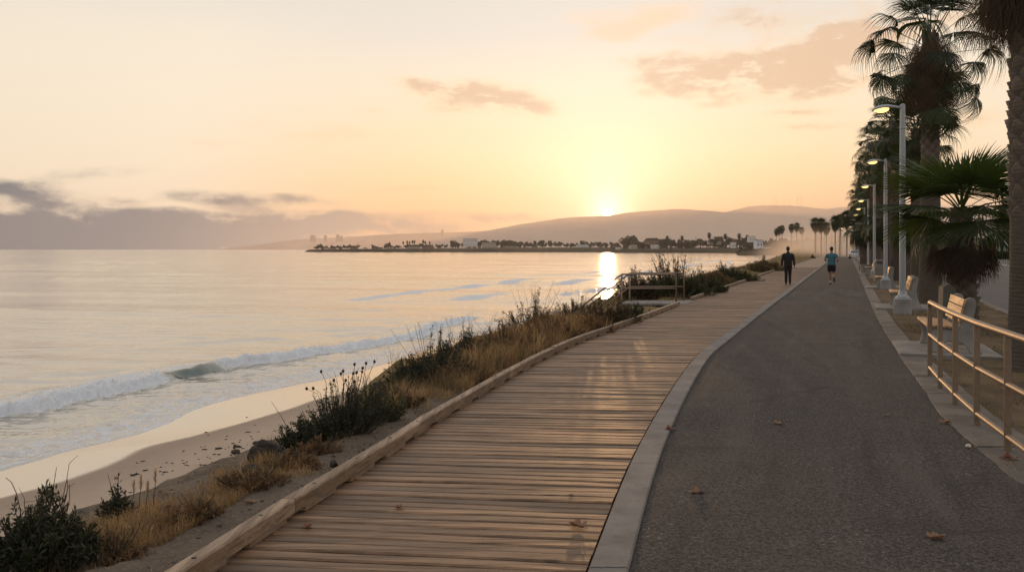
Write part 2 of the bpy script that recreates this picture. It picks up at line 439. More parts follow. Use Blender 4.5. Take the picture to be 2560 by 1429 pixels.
def m_sand():
    m, t = mat('beach_sand'); p = t.pos(); wet = t.attr('wet')
    n = t.noise(p, 1.3, 6)
    wj = t.math('ADD', wet, t.math('MULTIPLY', t.math('SUBTRACT', t.noise(t.scale(p, (.6, .25, 1)), 1.0, 3), .5), .12))
    wm = t.sstep(wj, .475, .525)
    dry = t.mix(t.noise(p, 3, 6), (.36, .28, .21), (.43, .335, .25))
    dry = t.mix(t.math('MULTIPLY', t.sstep(t.noise(p, 140, 3), .5, .7), .4), dry, (.38, .30, .23))
    damp = t.sstep(wj, .12, .45)
    dry = t.mix(t.math('MULTIPLY', damp, .35), dry, (.15, .11, .085))
    wetc = (.25, .195, .145)
    hb = t.math('ADD', t.noise(p, 60, 4), t.math('MULTIPLY', t.noise(t.scale(p, (1, 1, 1)), 9, 4), 1.5))
    bd = bsdf(t, Base_Color=dry, Roughness=.9, Specular_IOR_Level=.2, Normal=t.bump(hb, .35, .02))
    gn = t.bump(t.noise(t.scale(p, (2.5, .8, 1)), 1.2, 3), .25, .012)
    gl = t.node('ShaderNodeBsdfAnisotropic', Color=(.93, .91, .88), Roughness=.13, Normal=gn)
    df = bsdf(t, Base_Color=wetc, Roughness=.6, Normal=gn)
    fr = t.node('ShaderNodeFresnel', IOR=3.0, Normal=gn)
    w = t.node('ShaderNodeMixShader', i0=t.math('MULTIPLY', t.math('ADD', fr, .12), 1.0, clamp=True), i1=df, i2=gl)
    out(t, t.node('ShaderNodeMixShader', i0=wm, i1=bd, i2=w)); return m
def m_water():
    m, t = mat('sea_water'); p = t.pos(); fo = t.attr('foam'); lace = t.attr('lace'); sub = t.attr('thin')
    b1 = t.noise(t.scale(p, (1.0, 1.9, 1)), 2.2, 4, .6); b2 = t.noise(t.scale(p, (.6, 1.6, 1)), .5, 5, .6); b3 = t.noise(t.scale(p, (.10, .45, 1)), 1.0, 4, .6)
    h = t.math('ADD', t.math('MULTIPLY', b1, .05), t.math('ADD', t.math('MULTIPLY', b2, .22), t.math('MULTIPLY', b3, .30)))
    n = t.bump(h, .52, .45)
    gl = t.node('ShaderNodeBsdfAnisotropic', Color=(.98, .97, .96), Roughness=.11, Normal=n)
    gls = t.attr('glass')
    body = bsdf(t, Base_Color=t.mix(gls, t.mix(sub, (.36, .325, .265), (.20, .19, .175)), (.030, .065, .050)), Roughness=.7, Specular_IOR_Level=0.0, Normal=n)
    fr = t.math('MULTIPLY', t.node('ShaderNodeFresnel', IOR=3.3, Normal=n), t.math('SUBTRACT', 1.0, t.math('MULTIPLY', gls, .55)))
    w = t.node('ShaderNodeMixShader', i0=fr, i1=body, i2=gl)
    # foam
    wv = t.vmath('ADD', p, t.scale(t.vmath('SUBTRACT', t.node('ShaderNodeTexNoise', out=1, Vector=p, Scale=1.6, Detail=3.0), (.5, .5, .5)), (.55, .55, 0)))
    ed = t.node('ShaderNodeTexVoronoi', out=0, props={'feature': 'DISTANCE_TO_EDGE'}, Vector=t.scale(wv, (2.6, 1.9, 1)), Scale=1.0)
    ed2 = t.node('ShaderNodeTexVoronoi', out=0, props={'feature': 'DISTANCE_TO_EDGE'}, Vector=t.scale(wv, (7, 5, 1)), Scale=1.0)
    fn = t.noise(p, 5, 6, .65)
    lm = t.math('ADD', t.sstep(ed, .13, .02), t.math('MULTIPLY', t.sstep(ed2, .13, .01), .8))
    lm = t.math('MULTIPLY', lm, t.sstep(t.math('ADD', lace, t.math('MULTIPLY', t.math('SUBTRACT', fn, .5), 1.3)), .25, .85))
    sol = t.sstep(t.math('ADD', fo, t.math('MULTIPLY', t.math('SUBTRACT', fn, .5), 1.1)), .42, .75)
    fm = t.math('MAXIMUM', sol, t.math('MULTIPLY', lm, 1.0), clamp=True)
    fcol = t.mix(fn, (.46, .50, .54), (.78, .80, .82))
    fb = bsdf(t, Base_Color=fcol, Roughness=.8, Specular_IOR_Level=.2, Subsurface_Weight=0.0, Normal=t.bump(t.math('ADD', fn, t.noise(p, 22, 4, .7)), .7, .03))
    out(t, t.node('ShaderNodeMixShader', i0=fm, i1=w, i2=fb)); return m
def m_bank():
    m, t = mat('bank_soil'); p = t.pos(); g = t.attr('grass')
    n = t.noise(p, 1.7, 6, .6); f = t.noise(p, 30, 5, .65)
    c = t.mix(t.sstep(n, .3, .7), (.095, .074, .056), (.165, .130, .096))
    c = t.mix(t.math('MULTIPLY', t.sstep(f, .45, .7), .6), c, (.20, .165, .125))
    c = t.mix(t.math('MULTIPLY', t.sstep(t.noise(p, 90, 3), .55, .7), .5), c, (.05, .04, .032))
    gr = t.mix(t.noise(t.scale(p, (40, 12, 1)), 1.0, 4), (.10, .070, .032), (.27, .19, .085))
    c = t.mix(t.sstep(t.math('ADD', g, t.math('MULTIPLY', t.math('SUBTRACT', n, .5), .9)), .35, .7), c, gr)
    h = t.math('ADD', t.math('MULTIPLY', n, 1.5), t.math('ADD', f, t.noise(p, 9, 4)))
    out(t, bsdf(t, Base_Color=c, Roughness=.95, Specular_IOR_Level=.15, Normal=t.bump(h, .7, .04))); return m
def m_verge():
    m, t = mat('verge_soil'); p = t.pos()
    n = t.noise(p, 1.1, 6, .6); f = t.noise(p, 45, 4, .7)
    c = t.mix(t.sstep(n, .35, .65), (.075, .055, .038), (.15, .108, .062))
    c = t.mix(t.math('MULTIPLY', t.sstep(f, .45, .7), .7), c, (.21, .155, .085))
    c = t.mix(t.math('MULTIPLY', t.sstep(t.noise(p, 3.1, 4), .58, .72), .6), c, (.045, .05, .022))
    out(t, bsdf(t, Base_Color=c, Roughness=.95, Specular_IOR_Level=.15, Normal=t.bump(t.math('ADD', f, n), .8, .03))); return m
def m_leaf(name, a, b, trans=.25, rough=.55, tcol=None):
    m, t = mat(name); rn = t.attr('rnd')
    c = t.mix(rn, a, b)
    d = bsdf(t, Base_Color=c, Roughness=rough, Specular_IOR_Level=.3)
    tr = t.node('ShaderNodeBsdfTranslucent', Color=t.mix(1.0, c, tcol or (1.2, 1.3, .6), 'MULTIPLY'))
    out(t, t.node('ShaderNodeMixShader', i0=trans, i1=d, i2=tr)); return m
def m_trunk():
    m, t = mat('palm_bark'); p = t.pos(); rn = t.attr('rnd')
    f = t.noise(t.scale(p, (6, 6, 30)), 1.0, 5, .65); g = t.noise(p, 9, 4)
    c = t.mix(f, (.045, .036, .029), (.13, .105, .083))
    c = t.mix(t.math('MULTIPLY', rn, .8), c, t.mix(g, (.18, .145, .115), (.26, .21, .165)))
    out(t, bsdf(t, Base_Color=c, Roughness=.9, Specular_IOR_Level=.15, Normal=t.bump(f, .8, .02))); return m
def m_glowlens():
    m, t = mat('lamp_lens')
    e = t.node('ShaderNodeEmission', Color=(1.0, .62, .20), Strength=2.2)
    out(t, e); m.cycles.emission_sampling = 'NONE'; return m
def m_galv():
    m, t = mat('galvanised_steel'); p = t.pos()
    n = t.noise(p, 26, 5, .65); n2 = t.noise(p, 5, 4)
    c = t.mix(n, (.165, .12, .086), (.31, .235, .17))
    c = t.mix(t.math('MULTIPLY', t.sstep(n2, .55, .75), .6), c, (.20, .13, .085))
    ro = t.math('ADD', .42, t.math('MULTIPLY', n, .22))
    out(t, bsdf(t, Base_Color=c, Roughness=ro, Metallic=.7, Normal=t.bump(n, .15, .004))); return m
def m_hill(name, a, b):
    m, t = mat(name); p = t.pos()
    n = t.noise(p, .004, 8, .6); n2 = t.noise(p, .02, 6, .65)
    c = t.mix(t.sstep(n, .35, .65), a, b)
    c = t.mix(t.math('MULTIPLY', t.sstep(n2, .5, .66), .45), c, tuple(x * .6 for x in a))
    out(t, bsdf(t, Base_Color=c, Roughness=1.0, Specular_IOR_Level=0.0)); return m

M = dict(
    asphalt=m_asphalt(), road=m_road(),
    kerb=m_concrete('kerb_concrete', (.125, .113, .102), (.20, .182, .165)),
    edging=m_concrete('edging_concrete', (.095, .081, .068), (.17, .147, .124)),
    conc=m_concrete('cast_concrete', (.22, .215, .205), (.33, .32, .305)),
    slab=m_concrete('slab_concrete', (.17, .155, .14), (.26, .24, .215)),
    plank=m_wood('deck_timber', (.138, .090, .060), (.285, .170, .098), (.043, .028, .018), 0, .48),
    beam=m_wood('beam_timber', (.20, .138, .090), (.31, .22, .148), (.09, .060, .040), 1),
    slat=m_wood('bench_timber', (.50, .30, .155), (.64, .41, .22), (.34, .20, .10), 1, .5),
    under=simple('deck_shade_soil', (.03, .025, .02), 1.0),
    sand=m_sand(), water=m_water(), bank=m_bank(), verge=m_verge(), galv=m_galv(),
    pole=simple('lamp_paint', (.30, .33, .35), .45, .2, .12, 14, .05, 120),
    lens=m_glowlens(), bark=m_trunk(),
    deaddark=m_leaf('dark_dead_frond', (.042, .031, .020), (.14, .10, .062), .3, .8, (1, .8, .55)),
    frond=m_leaf('palm_frond', (.012, .022, .008), (.036, .052, .017), .28),
    frondyoung=m_leaf('young_palm_frond', (.016, .031, .010), (.062, .082, .026), .34),
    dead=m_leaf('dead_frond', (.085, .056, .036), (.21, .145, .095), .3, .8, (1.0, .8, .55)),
    shrub=m_leaf('shrub_leaf', (.018, .024, .012), (.048, .052, .024), .15),
    shrubred=m_leaf('shrub_leaf_reddish', (.032, .026, .014), (.085, .050, .026), .2),
    shrubgreen=m_leaf('shrub_leaf_green', (.032, .040, .016), (.075, .078, .032), .2),
    straw=m_leaf('dry_grass', (.12, .078, .036), (.62, .43, .225), .35, .8, (1.1, .9, .6)),
    strawdark=m_leaf('dull_grass', (.055, .045, .026), (.24, .18, .10), .3, .8, (1.1, .95, .6)),
    deadscrub=m_leaf('dead_scrub', (.075, .048, .027), (.27, .175, .092), .25, .8, (1.1, .85, .55)),
    twig=simple('twig', (.045, .034, .026), .9),
    rock=simple('bank_rock', (.048, .041, .035), .95, 0, .5, 9, 1.0, 16, .15, .06),
    bolt=simple('bolt_steel', (.03, .026, .022), .6, .5),
    kelp=simple('dried_kelp', (.035, .028, .02), .9),
    brownleaf=m_leaf('fallen_leaf', (.13, .070, .036), (.27, .165, .095), .2, .6, (1.1, .8, .6)),
    redleaf=m_leaf('fallen_leaf_red', (.13, .045, .027), (.19, .075, .042), .2, .6, (1.1, .7, .5)),
    white=simple('white_paint', (.62, .61, .58), .6),
    paper=simple('pale_scrap', (.55, .48, .38), .8),
    bin=m_concrete('bin_concrete', (.20, .18, .16), (.29, .265, .235)),
    darkbin=simple('dark_plastic', (.035, .037, .037), .6),
    stucco=simple('pale_stucco', (.42, .37, .32), .9), stucco2=simple('tan_stucco', (.26, .19, .14), .9), roofm=simple('brown_roof', (.11, .075, .055), .9),
    panel=simple('blue_grey_panel', (.50, .55, .60), .5), hedge=m_leaf('hedge_leaf', (.018, .026, .012), (.04, .05, .02), .15),
    glass=simple('dark_glass', (.03, .035, .04), .15), carw=simple('white_car_paint', (.62, .62, .62), .3), card=simple('grey_car_paint', (.10, .105, .11), .3), tyre=simple('tyre_rubber', (.02, .02, .02), .8),
    roadmark=simple('road_marking', (.50, .48, .45), .8, 0, .25, 30),
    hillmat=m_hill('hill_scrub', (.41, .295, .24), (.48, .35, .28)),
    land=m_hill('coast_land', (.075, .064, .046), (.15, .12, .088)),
    fartree=m_leaf('far_tree', (.075, .070, .048), (.13, .115, .075), .1),  # leaf colour lightened to put distance haze into it
    mast=simple('mast_steel', (.12, .10, .09), .7),
)

# ------------------------------------------------------------------ traced edges of the place
L_in = Line([(540, 1429), (720, 1305), (890, 1195), (1033, 1100), (1093, 1058), (1174, 1009), (1237, 970), (1290, 939), (1352, 904), (1438, 863), (1536, 826),
             (1603, 801), (1700, 763), (1728, 752), (1790, 730), (1869, 702), (1931, 679), (1994, 658), (2025, 648), (2048, 641), (2068, 634.5), (2080, 630), (2087, 626)])
R_in = Line([(1465, 1429), (1570, 1167), (1603, 1100), (1670, 985), (1706, 932), (1744, 886), (1800, 844), (1916, 760), (1956, 732), (2028, 681), (2064, 655), (2082, 641), (2094, 631), (2099, 626)])
E_in = Line([(2860, 1429), (2560, 1190), (2468, 1115), (2370, 1028), (2310, 947), (2268, 893), (2240, 853), (2195, 779), (2160, 706), (2137, 656), (2128, 636), (2124, 627)])
HS = -2.5
Wt = Line([(-110, 1205), (0, 1175), (176, 1127), (294, 1099), (411, 1065), (450, 1044), (485, 1026), (588, 995), (700, 971), (900, 928), (1030, 886), (1270, 826), (1400, 790), (1600, 736), (1775, 691), (1869, 664), (1890, 650), (1850, 636), (1835, 630)], HS)
Wd = Line([(0, 1245), (162, 1200), (294, 1150), (361, 1118), (500, 1083), (600, 1058), (706, 1026), (779, 1003), (900, 970), (975, 943), (1150, 893), (1400, 812), (1600, 752), (1800, 694), (1880, 668), (1905, 650), (1870, 637), (1850, 631)], -2.36)
Bk = Line([(-110, 1080), (0, 1038), (82, 1030), (153, 1012), (223, 997), (350, 971), (426, 956), (458, 947), (529, 938), (588, 927), (661, 915), (700, 909), (900, 868), (1156, 809), (1389, 742), (1480, 731), (1650, 690), (1780, 660), (1835, 644), (1838, 634)], HS)
def kerbw(Y): return np.where(np.asarray(Y) < 30, .215, .22)
def perp(Y, line):
    Y = np.asarray(Y, float); e = .02 * Y
    s = (line(Y + e) - line(Y - e)) / (2 * e)
    return np.sqrt(1 + s * s)
def A_in(Y): return R_in(Y) + kerbw(Y) * perp(Y, R_in)

# ------------------------------------------------------------------ asphalt path, kerb strip, concrete edging
Ys = np.geomspace(2.2, 520, 520)
NC = 26
u = np.linspace(0, 1, NC)
a = A_in(Ys) - .02; b = E_in(Ys) + .06 * fbm(Ys * 3.1, Ys * 0, 3, 3) + .03 * fbm(Ys * 14, Ys * 0, 5, 2)
V = np.zeros((len(Ys), NC, 3)); V[:, :, 0] = a[:, None] * (1 - u) + b[:, None] * u; V[:, :, 1] = Ys[:, None]
V[:, :, 2] = .012 * fbm(V[:, :, 0] * .7, V[:, :, 1] * .7, 8, 3) * (Ys[:, None] < 60)
V[:, -1, 2] -= .02
V[:, 0, 2] -= .012
struct(mesh('asphalt_path', V, grid(len(Ys), NC), M['asphalt']))

def strip_blocks(mb, fa, fb, z0, z1, y0, y1, step, gap, bev=.008, sub=6, jit=0.0):
    Y = y0
    while Y < y1:
        st = step * (1 + max(0, (Y - 40) / 40))
        ys = np.linspace(Y + gap / 2, Y + st - gap / 2, sub)
        xa = fa(ys); xb = fb(ys); n = len(ys); dz = (random.random() - .5) * jit
        prof = [(0, z0), (0, z1 - bev), (bev, z1), (-bev, z1), (0, z1 - bev), (0, z0)]
        Vv = []
        for i in range(n):
            for k, (o, z) in enumerate(prof):
                Vv.append(((xa[i] if k < 3 else xb[i]) + o, ys[i], z + dz))
        Fq = []
        for i in range(n - 1):
            for k in range(5):
                Fq.append((i * 6 + k, i * 6 + k + 1, (i + 1) * 6 + k + 1, (i + 1) * 6 + k))
        Fq.append((0, 5, 4, 3, 2, 1)); q = (n - 1) * 6; Fq.append((q, q + 1, q + 2, q + 3, q + 4, q + 5))
        mb.add(Vv, Fq, random.random()); Y += st
kb = MB(); strip_blocks(kb, lambda y: R_in(y) + .012, lambda y: A_in(y), -.2, .022, 2.3, 460, 2.15, .010, .01, 8, .006)
struct(kb.build('kerb_strip', M['kerb']))
def edw(Y): return np.interp(Y, [5, 11, 14, 20, 60], [.50, .36, .27, .24, .26])
eb = MB(); strip_blocks(eb, lambda y: E_in(y) - .10, lambda y: E_in(y) + edw(y) * perp(y, E_in), -.2, .004, 3.2, 300, 1.35, .012, .012, 5, .012)
struct(eb.build('concrete_edging', M['edging']))

# ------------------------------------------------------------------ boardwalk of cross planks
pb = MB(); Y0 = 2.6; k = 0
def deckang(Y): return float(np.interp(Y, [4, 8, 20, 60], [.135, .10, .03, .06]))
while Y0 < 78:
    wdt = .118 * random.uniform(.90, 1.10); gap = random.uniform(.010, .017)
    ta = deckang(Y0)
    zz = random.uniform(-.006, .004); tl = random.uniform(-.005, .005)
    V = []
    for yy, zc in ((Y0 + gap / 2, 0), (Y0 + gap / 2 + .012, 1), (Y0 + wdt - gap / 2 - .012, 1), (Y0 + wdt - gap / 2, 0)):
        xr = float(R_in(yy)) - .006
        yl = yy
        for _ in range(3): yl = yy + ta * (xr - float(L_in(yl)))
        xl = float(L_in(yl)) - .13
        for kk in range(9):
            f = kk / 8
            yw = yl * (1 - f) + yy * f
            V.append((xl * (1 - f) + xr * f, yw, zz + tl * (f - .5) - (.009 if zc == 0 else 0) + (0.002 * math.sin(f * 7 + k))))
    n = 9
    V += [(x, y, z - .04) for (x, y, z) in V[:n]] + [(x, y, z - .04) for (x, y, z) in V[3 * n:4 * n]]
    Fq = []
    for r in range(3):
        for j in range(n - 1): Fq.append((r * n + j, r * n + j + 1, (r + 1) * n + j + 1, (r + 1) * n + j))
    for j in range(n - 1):
        Fq.append((4 * n + j, 4 * n + j + 1, j + 1, j)); Fq.append((3 * n + j, 3 * n + j + 1, 5 * n + j + 1, 5 * n + j))
    pb.add(V, Fq, random.random()); Y0 += wdt; k += 1
# farther on the planks are narrower than a grain of the picture: wide boards
Yf = Y0
while Yf < 430:
    st = .45 + (Yf - 78) * .004
    g = .02
    xs = [(float(L_in(y)) - .13, float(R_in(y)) - .006, y) for y in (Yf, Yf + st - g)]
    pb.add([(xs[0][0], xs[0][2], -.002), (xs[0][1], xs[0][2], -.002), (xs[1][1], xs[1][2], -.002), (xs[1][0], xs[1][2], -.002)], [(0, 1, 2, 3)], random.random())
    Yf += st
struct(pb.build('boardwalk', M['plank']))
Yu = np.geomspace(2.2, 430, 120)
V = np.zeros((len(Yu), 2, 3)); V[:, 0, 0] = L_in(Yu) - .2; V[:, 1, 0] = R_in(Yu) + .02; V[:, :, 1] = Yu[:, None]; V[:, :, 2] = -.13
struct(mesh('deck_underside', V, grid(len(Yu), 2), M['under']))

# timber kerb beams on blocks along the seaward edge
def timber_run(label, y0, y1, seg, far=False):
    root = thing('timber_kerb', label, 'timber kerb', (float(L_in(y0)) - .05, y0, 0), 0, 'timber kerbs along the boardwalk')
    ox, oy = float(L_in(y0)) - .05, y0
    Y = y0
    while Y < y1 - .05:
        st = min(seg * (1 + max(0, (Y - 45) / 25)), y1 - Y); e = Y + st
        if y1 - e < .8: e = y1
        ns = 8
        ys = np.linspace(Y + .006, e - .006, ns); xs = L_in(ys)
        w, z0, z1, bv = .082, .030, .118, .010
        dz = random.uniform(-.004, .004)
        prof = [(-w, z0), (-w, z1 - bv), (-w + bv, z1), (-bv, z1), (0, z1 - bv), (0, z0)]
        mb = MB(); Vv = []
        wob = [random.uniform(-.004, .004) for _ in range(ns)]
        for i in range(ns):
            for (o, z) in prof: Vv.append((xs[i] + o * 1.15 + wob[i] * .5 - ox, ys[i] - oy, z + dz + wob[i] * .4))
        Fq = []
        for i in range(ns - 1):
            for kq in range(6): Fq.append((i * 6 + kq, (i + 1) * 6 + kq, (i + 1) * 6 + (kq + 1) % 6, i * 6 + (kq + 1) % 6))
        Fq.append((0, 1, 2, 3, 4, 5)); q = (ns - 1) * 6; Fq.append((q + 5, q + 4, q + 3, q + 2, q + 1, q))
        mb.add(Vv, Fq, random.random()); bo = mb.build('beam', M['beam'], root)
        if Y < 60:
            nb = max(2, int(round((e - Y) / .75)))
            for i in range(nb):
                yc = Y + (i + .5) * (e - Y) / nb; bl = .22
                ya, yb = yc - bl, yc + bl
                xa, xb = float(L_in(ya)), float(L_in(yb)); kk = MB()
                Vv = []
                for (xx, yy) in ((xa, ya), (xb, yb)):
                    for (o, z) in ((-.090, .002), (-.090, .029), (.003, .029), (.003, .002)): Vv.append((xx + o - ox, yy - oy, z))
                kk.add(Vv, [(0, 1, 2, 3), (7, 6, 5, 4), (0, 4, 5, 1), (1, 5, 6, 2), (2, 6, 7, 3), (3, 7, 4, 0)], random.random())
                kk.build('spacer_block', M['beam'], root)
                if Y < 20:
                    bb = MB(); bb.lathe([(.013, 0), (.013, .003), (.008, .004)], (float(L_in(yc)) - .045 - ox, yc - oy, z1 + dz - .001), 12); bb.build('bolt_head', M['bolt'], bo)
        Y = e
    return root
timber_run('long near run of timber kerb beams from the foreground up to the stair railing', 2.6, 25.4, 2.75)
timber_run('far run of timber kerb beams beyond the stair railing fading into the mist', 27.9, 300, 3.2)
# ------------------------------------------------------------------ bank and beach (one cross-section per distance)
Yg = np.geomspace(2.0, 515, 600)
Ld = L_in(Yg) - .14
PW = perp(Yg, L_in)
brow_off = np.interp(Yg, [2, 5, 7, 10, 14, 20, 30, 50, 140, 400], [2.2, 2.35, 2.35, 2.1, 2.6, 3.5, 3.9, 4.6, 7, 12]) * PW + .35 * fbm(Yg * .55, Yg * 0, 21, 3) * np.clip(Yg / 8, .6, 3)
toe_off = brow_off + np.interp(Yg, [2, 10, 30, 140, 400], [1.0, 1.5, 2.2, 3.5, 6]) * PW
wx = Wt(Yg); dx = Wd(Yg)
bx_ = Ld - brow_off; tx = Ld - toe_off
dx = np.minimum(dx, tx - .6)
dx = np.maximum(dx, wx + .5)
tx = np.maximum(tx, dx + .4); bx_ = np.maximum(bx_, tx + .4)
far_rise = np.interp(Yg, [0, 150, 320, 600], [0, 0, 2.2, 4.2])
def band(x0, x1, z0, z1, n, ease=None):
    q = np.linspace(0, 1, n)[None, :]
    zq = q if ease is None else ease(q)
    X = x0[:, None] * (1 - q) + x1[:, None] * q
    Z = z0[:, None] * (1 - zq) + z1[:, None] * zq
    return X, Z, np.repeat(q, len(x0), 0)
o1 = np.ones_like(Yg)
sX, sZ, sW = [], [], []
slope = perp(Yg, Wt)
X, Z, q = band(wx - 7 * slope, wx, o1 * -3.0, o1 * -2.495, 14); sX.append(X); sZ.append(Z); sW.append(np.full_like(X, 1.0))
X, Z, q = band(wx, dx, o1 * -2.495, o1 * -2.36, 22); sX.append(X[:, 1:]); sZ.append(Z[:, 1:]); sW.append((1 - .5 * q)[:, 1:])
X, Z, q = band(dx, tx, o1 * -2.36, o1 * -2.18, 34); sX.append(X[:, 1:]); sZ.append(Z[:, 1:]); sW.append((.5 - .5 * np.clip(q * 1.6, 0, 1))[:, 1:])
X, Z, q = band(tx, tx + 1.2, o1 * -2.18, o1 * -2.12, 5); sX.append(X[:, 1:]); sZ.append(Z[:, 1:]); sW.append(np.zeros_like(X)[:, 1:])
sX = np.concatenate(sX, 1); sZ = np.concatenate(sZ, 1); sW = np.concatenate(sW, 1)
sY = np.repeat(Yg[:, None], sX.shape[1], 1)
dry = np.clip(1 - sW * 2, 0, 1)
sZ = sZ + dry * (.03 * fbm(sX * 1.2, sY * 1.2, 31, 3) + .02 * fbm(sX * 5, sY * 5, 33, 3))
V = np.stack([sX, sY, sZ], 2)
struct(mesh('beach_sand', V, grid(*sX.shape), M['sand'], attrs={'wet': sW.ravel()}))

bX, bZ, bG = [], [], []
X, Z, q = band(tx - .15, bx_, o1 * -2.24, -.46 + far_rise, 26, lambda q: q ** .8); bX.append(X); bZ.append(Z); bG.append(.25 + .5 * q)
mx = Ld - .55 * PW
X, Z, q = band(bx_, mx, -.46 + far_rise, o1 * -.11 + far_rise * .4, 34, lambda q: np.sin(q * math.pi / 2) * .75 + .25 * q); bX.append(X[:, 1:]); bZ.append(Z[:, 1:]); bG.append((.75 - .5 * q)[:, 1:])
X, Z, q = band(mx, Ld + .12, o1 * -.11 + far_rise * .4, o1 * -.10, 8); bX.append(X[:, 1:]); bZ.append(Z[:, 1:]); bG.append(np.full_like(X, .2)[:, 1:])
bX = np.concatenate(bX, 1); bZ = np.concatenate(bZ, 1); bG = np.concatenate(bG, 1)
bY = np.repeat(Yg[:, None], bX.shape[1], 1)
away = np.clip((Ld[:, None] + .1 - bX) / .8, 0, 1)
amp = np.clip(Yg / 12, .5, 3)[:, None]
bZ = bZ + away * (.10 * amp * fbm(bX * .9, bY * .7, 41, 4) + .05 * fbm(bX * 3.5, bY * 3.0, 43, 3) + .02 * fbm(bX * 12, bY * 11, 44, 2))
dd_ = Ld[:, None] - bX
bZ = np.where(dd_ < 3.0, np.minimum(bZ, -.06 + np.clip(dd_ - .5, 0, 9) * .10 + far_rise[:, None] * .5 * np.clip(dd_ / 3, 0, 1)), bZ)
# bare soil in the foreground and on the mound, straw elsewhere
bare = np.exp(-((bY - 5.2) / 1.5) ** 2) * .5 + np.exp(-((bY - 8.2) / .9) ** 2) * .55
bG = bG + np.interp(bY, [4, 12, 20, 60], [-.05, .1, .35, .5]) * 1.0 - bare - .55 * np.clip(1 - (Ld[:, None] - bX) / 1.1, 0, 1) * (bY < 16) - .18 * (bY < 12)
V = np.stack([bX, bY, bZ], 2)
bank = struct(mesh('bank', V, grid(*bX.shape), M['bank'], attrs={'grass': bG.ravel()}))
LY = np.log(Yg)
def bank_z(x, y):
    """height of the bank under a point"""
    i = int(np.clip(np.searchsorted(Yg, y), 1, len(Yg) - 1))
    f = (y - Yg[i - 1]) / (Yg[i] - Yg[i - 1])
    z0 = np.interp(x, bX[i - 1], bZ[i - 1]); z1 = np.interp(x, bX[i], bZ[i])
    return float(z0 * (1 - f) + z1 * f)
def sand_z(x, y):
    i = int(np.clip(np.searchsorted(Yg, y), 1, len(Yg) - 1))
    return float(np.interp(x, sX[i], sZ[i]))
def bank_px(x, y, iters=25):
    """where the photo pixel (x, y) meets the bank"""
    z = -.3
    for _ in range(iters):
        p = wp(x, y, z); z = .5 * z + .5 * bank_z(p.x, p.y)
    return Vector((p.x, p.y, bank_z(p.x, p.y)))

# ------------------------------------------------------------------ sea
az0, az1 = R(-42), R(34)
NA, NRr = 760, 620
AZ = np.linspace(az0, az1, NA)
RA = np.concatenate([np.geomspace(13.5, 60, 360), np.geomspace(60.3, 5000, NRr - 360)])
X = RA[:, None] * np.sin(AZ)[None, :]; Y = RA[:, None] * np.cos(AZ)[None, :]
c = 1 / perp(np.clip(Y, 10, 600), Wt)
wX = Wt(np.clip(Y, 8, 640)); bXl = Bk(np.clip(Y, 8, 640))
jag = .22 * fbm(Y * .9, X * 0, 51, 4) * np.clip(Y / 25, 1, 3) + .10 * fbm(Y * 3.5, X * .2, 52, 3)
dsh = (wX + jag * .6 - X) * c                 # metres offshore
ub = (bXl + jag * .8 - X) * c                 # metres behind the foot of the breaker
near = 1 - sst(RA, 150, 600)[:, None]
h = np.zeros_like(X)
rs = np.random.RandomState(5)
for i in range(46):
    lam = .45 * 1.095 ** i * (1 + .2 * rs.rand()); th = rs.normal(math.radians(62), .55)
    kx, ky = math.cos(th) * 2 * math.pi / lam, math.sin(th) * 2 * math.pi / lam
    cell = RA[:, None] * .0026
    fade = 1 - sst(cell / lam, .16, .34)
    h += .0026 * lam ** .75 * np.sin(kx * X * .35 + ky * Y + rs.rand() * 6.28) * fade
patch = .55 + .9 * vnoise(X * .05, Y * .09, 61)
h *= patch
h *= sst(dsh, -.1, 3.0) * .85 + .15
# swell lines farther out
def swell(h, yc, slope, amp, width, x0, x1):
    dd = (Y - (yc + slope * X + .8 * fbm(X * .12, X * 0, int(yc), 2)))
    return h + amp * np.exp(-(dd / width) ** 2) * sst(X, x0 - 3, x0 + 3) * (1 - sst(X, x1 - 5, x1 + 3)) * (.5 + vnoise(X * .2, Y * .3, int(yc)))
h = swell(h, 48, .62, .05, .7, -30, -8); h = swell(h, 62, .55, .022, .8, -20, -4); h = swell(h, 37, .6, .03, .45, -22, -11); h = swell(h, 92, .4, .03, 1.1, -40, -10); h = swell(h, 140, .3, .04, 2.0, -80, -10)
# breaking wave
Aw = .22 * np.interp(Y, [12, 19, 26, 30, 44, 49, 53], [.9, 1.0, 1.05, 1.0, .75, .5, 0]) * (.85 + .35 * vnoise(Y * .8, X * 0, 71))
Aw = np.where(Y > 53, .0, Aw)
Aw2 = .20 * sst(Y, 74, 80) * (1 - sst(Y, 90, 97))
A = Aw + Aw2
green = np.exp(-((Y - 28.0) / 1.25) ** 2)
front = sst(ub, -.05, .42); back = 1 - sst(ub, .42, 3.2)
h += A * front * back * (1 + .0 * green)
ffront = sst(ub, -.16, .02) * (1 - sst(ub, .48, .85)) * (A > .05)
bil = lambda sc, sd: np.abs(fbm(X * sc, Y * sc, sd, 2))
lump = (bil(2.0, 80) - .2) * .17 + (bil(5.0, 81) - .2) * .15 + (bil(12, 82) - .2) * .10
foam = ffront * (1 - green) * 1.15
h += np.minimum(foam, 1) * (lump + .03) * np.clip(1.3 - RA[:, None] / 60, .3, 1)
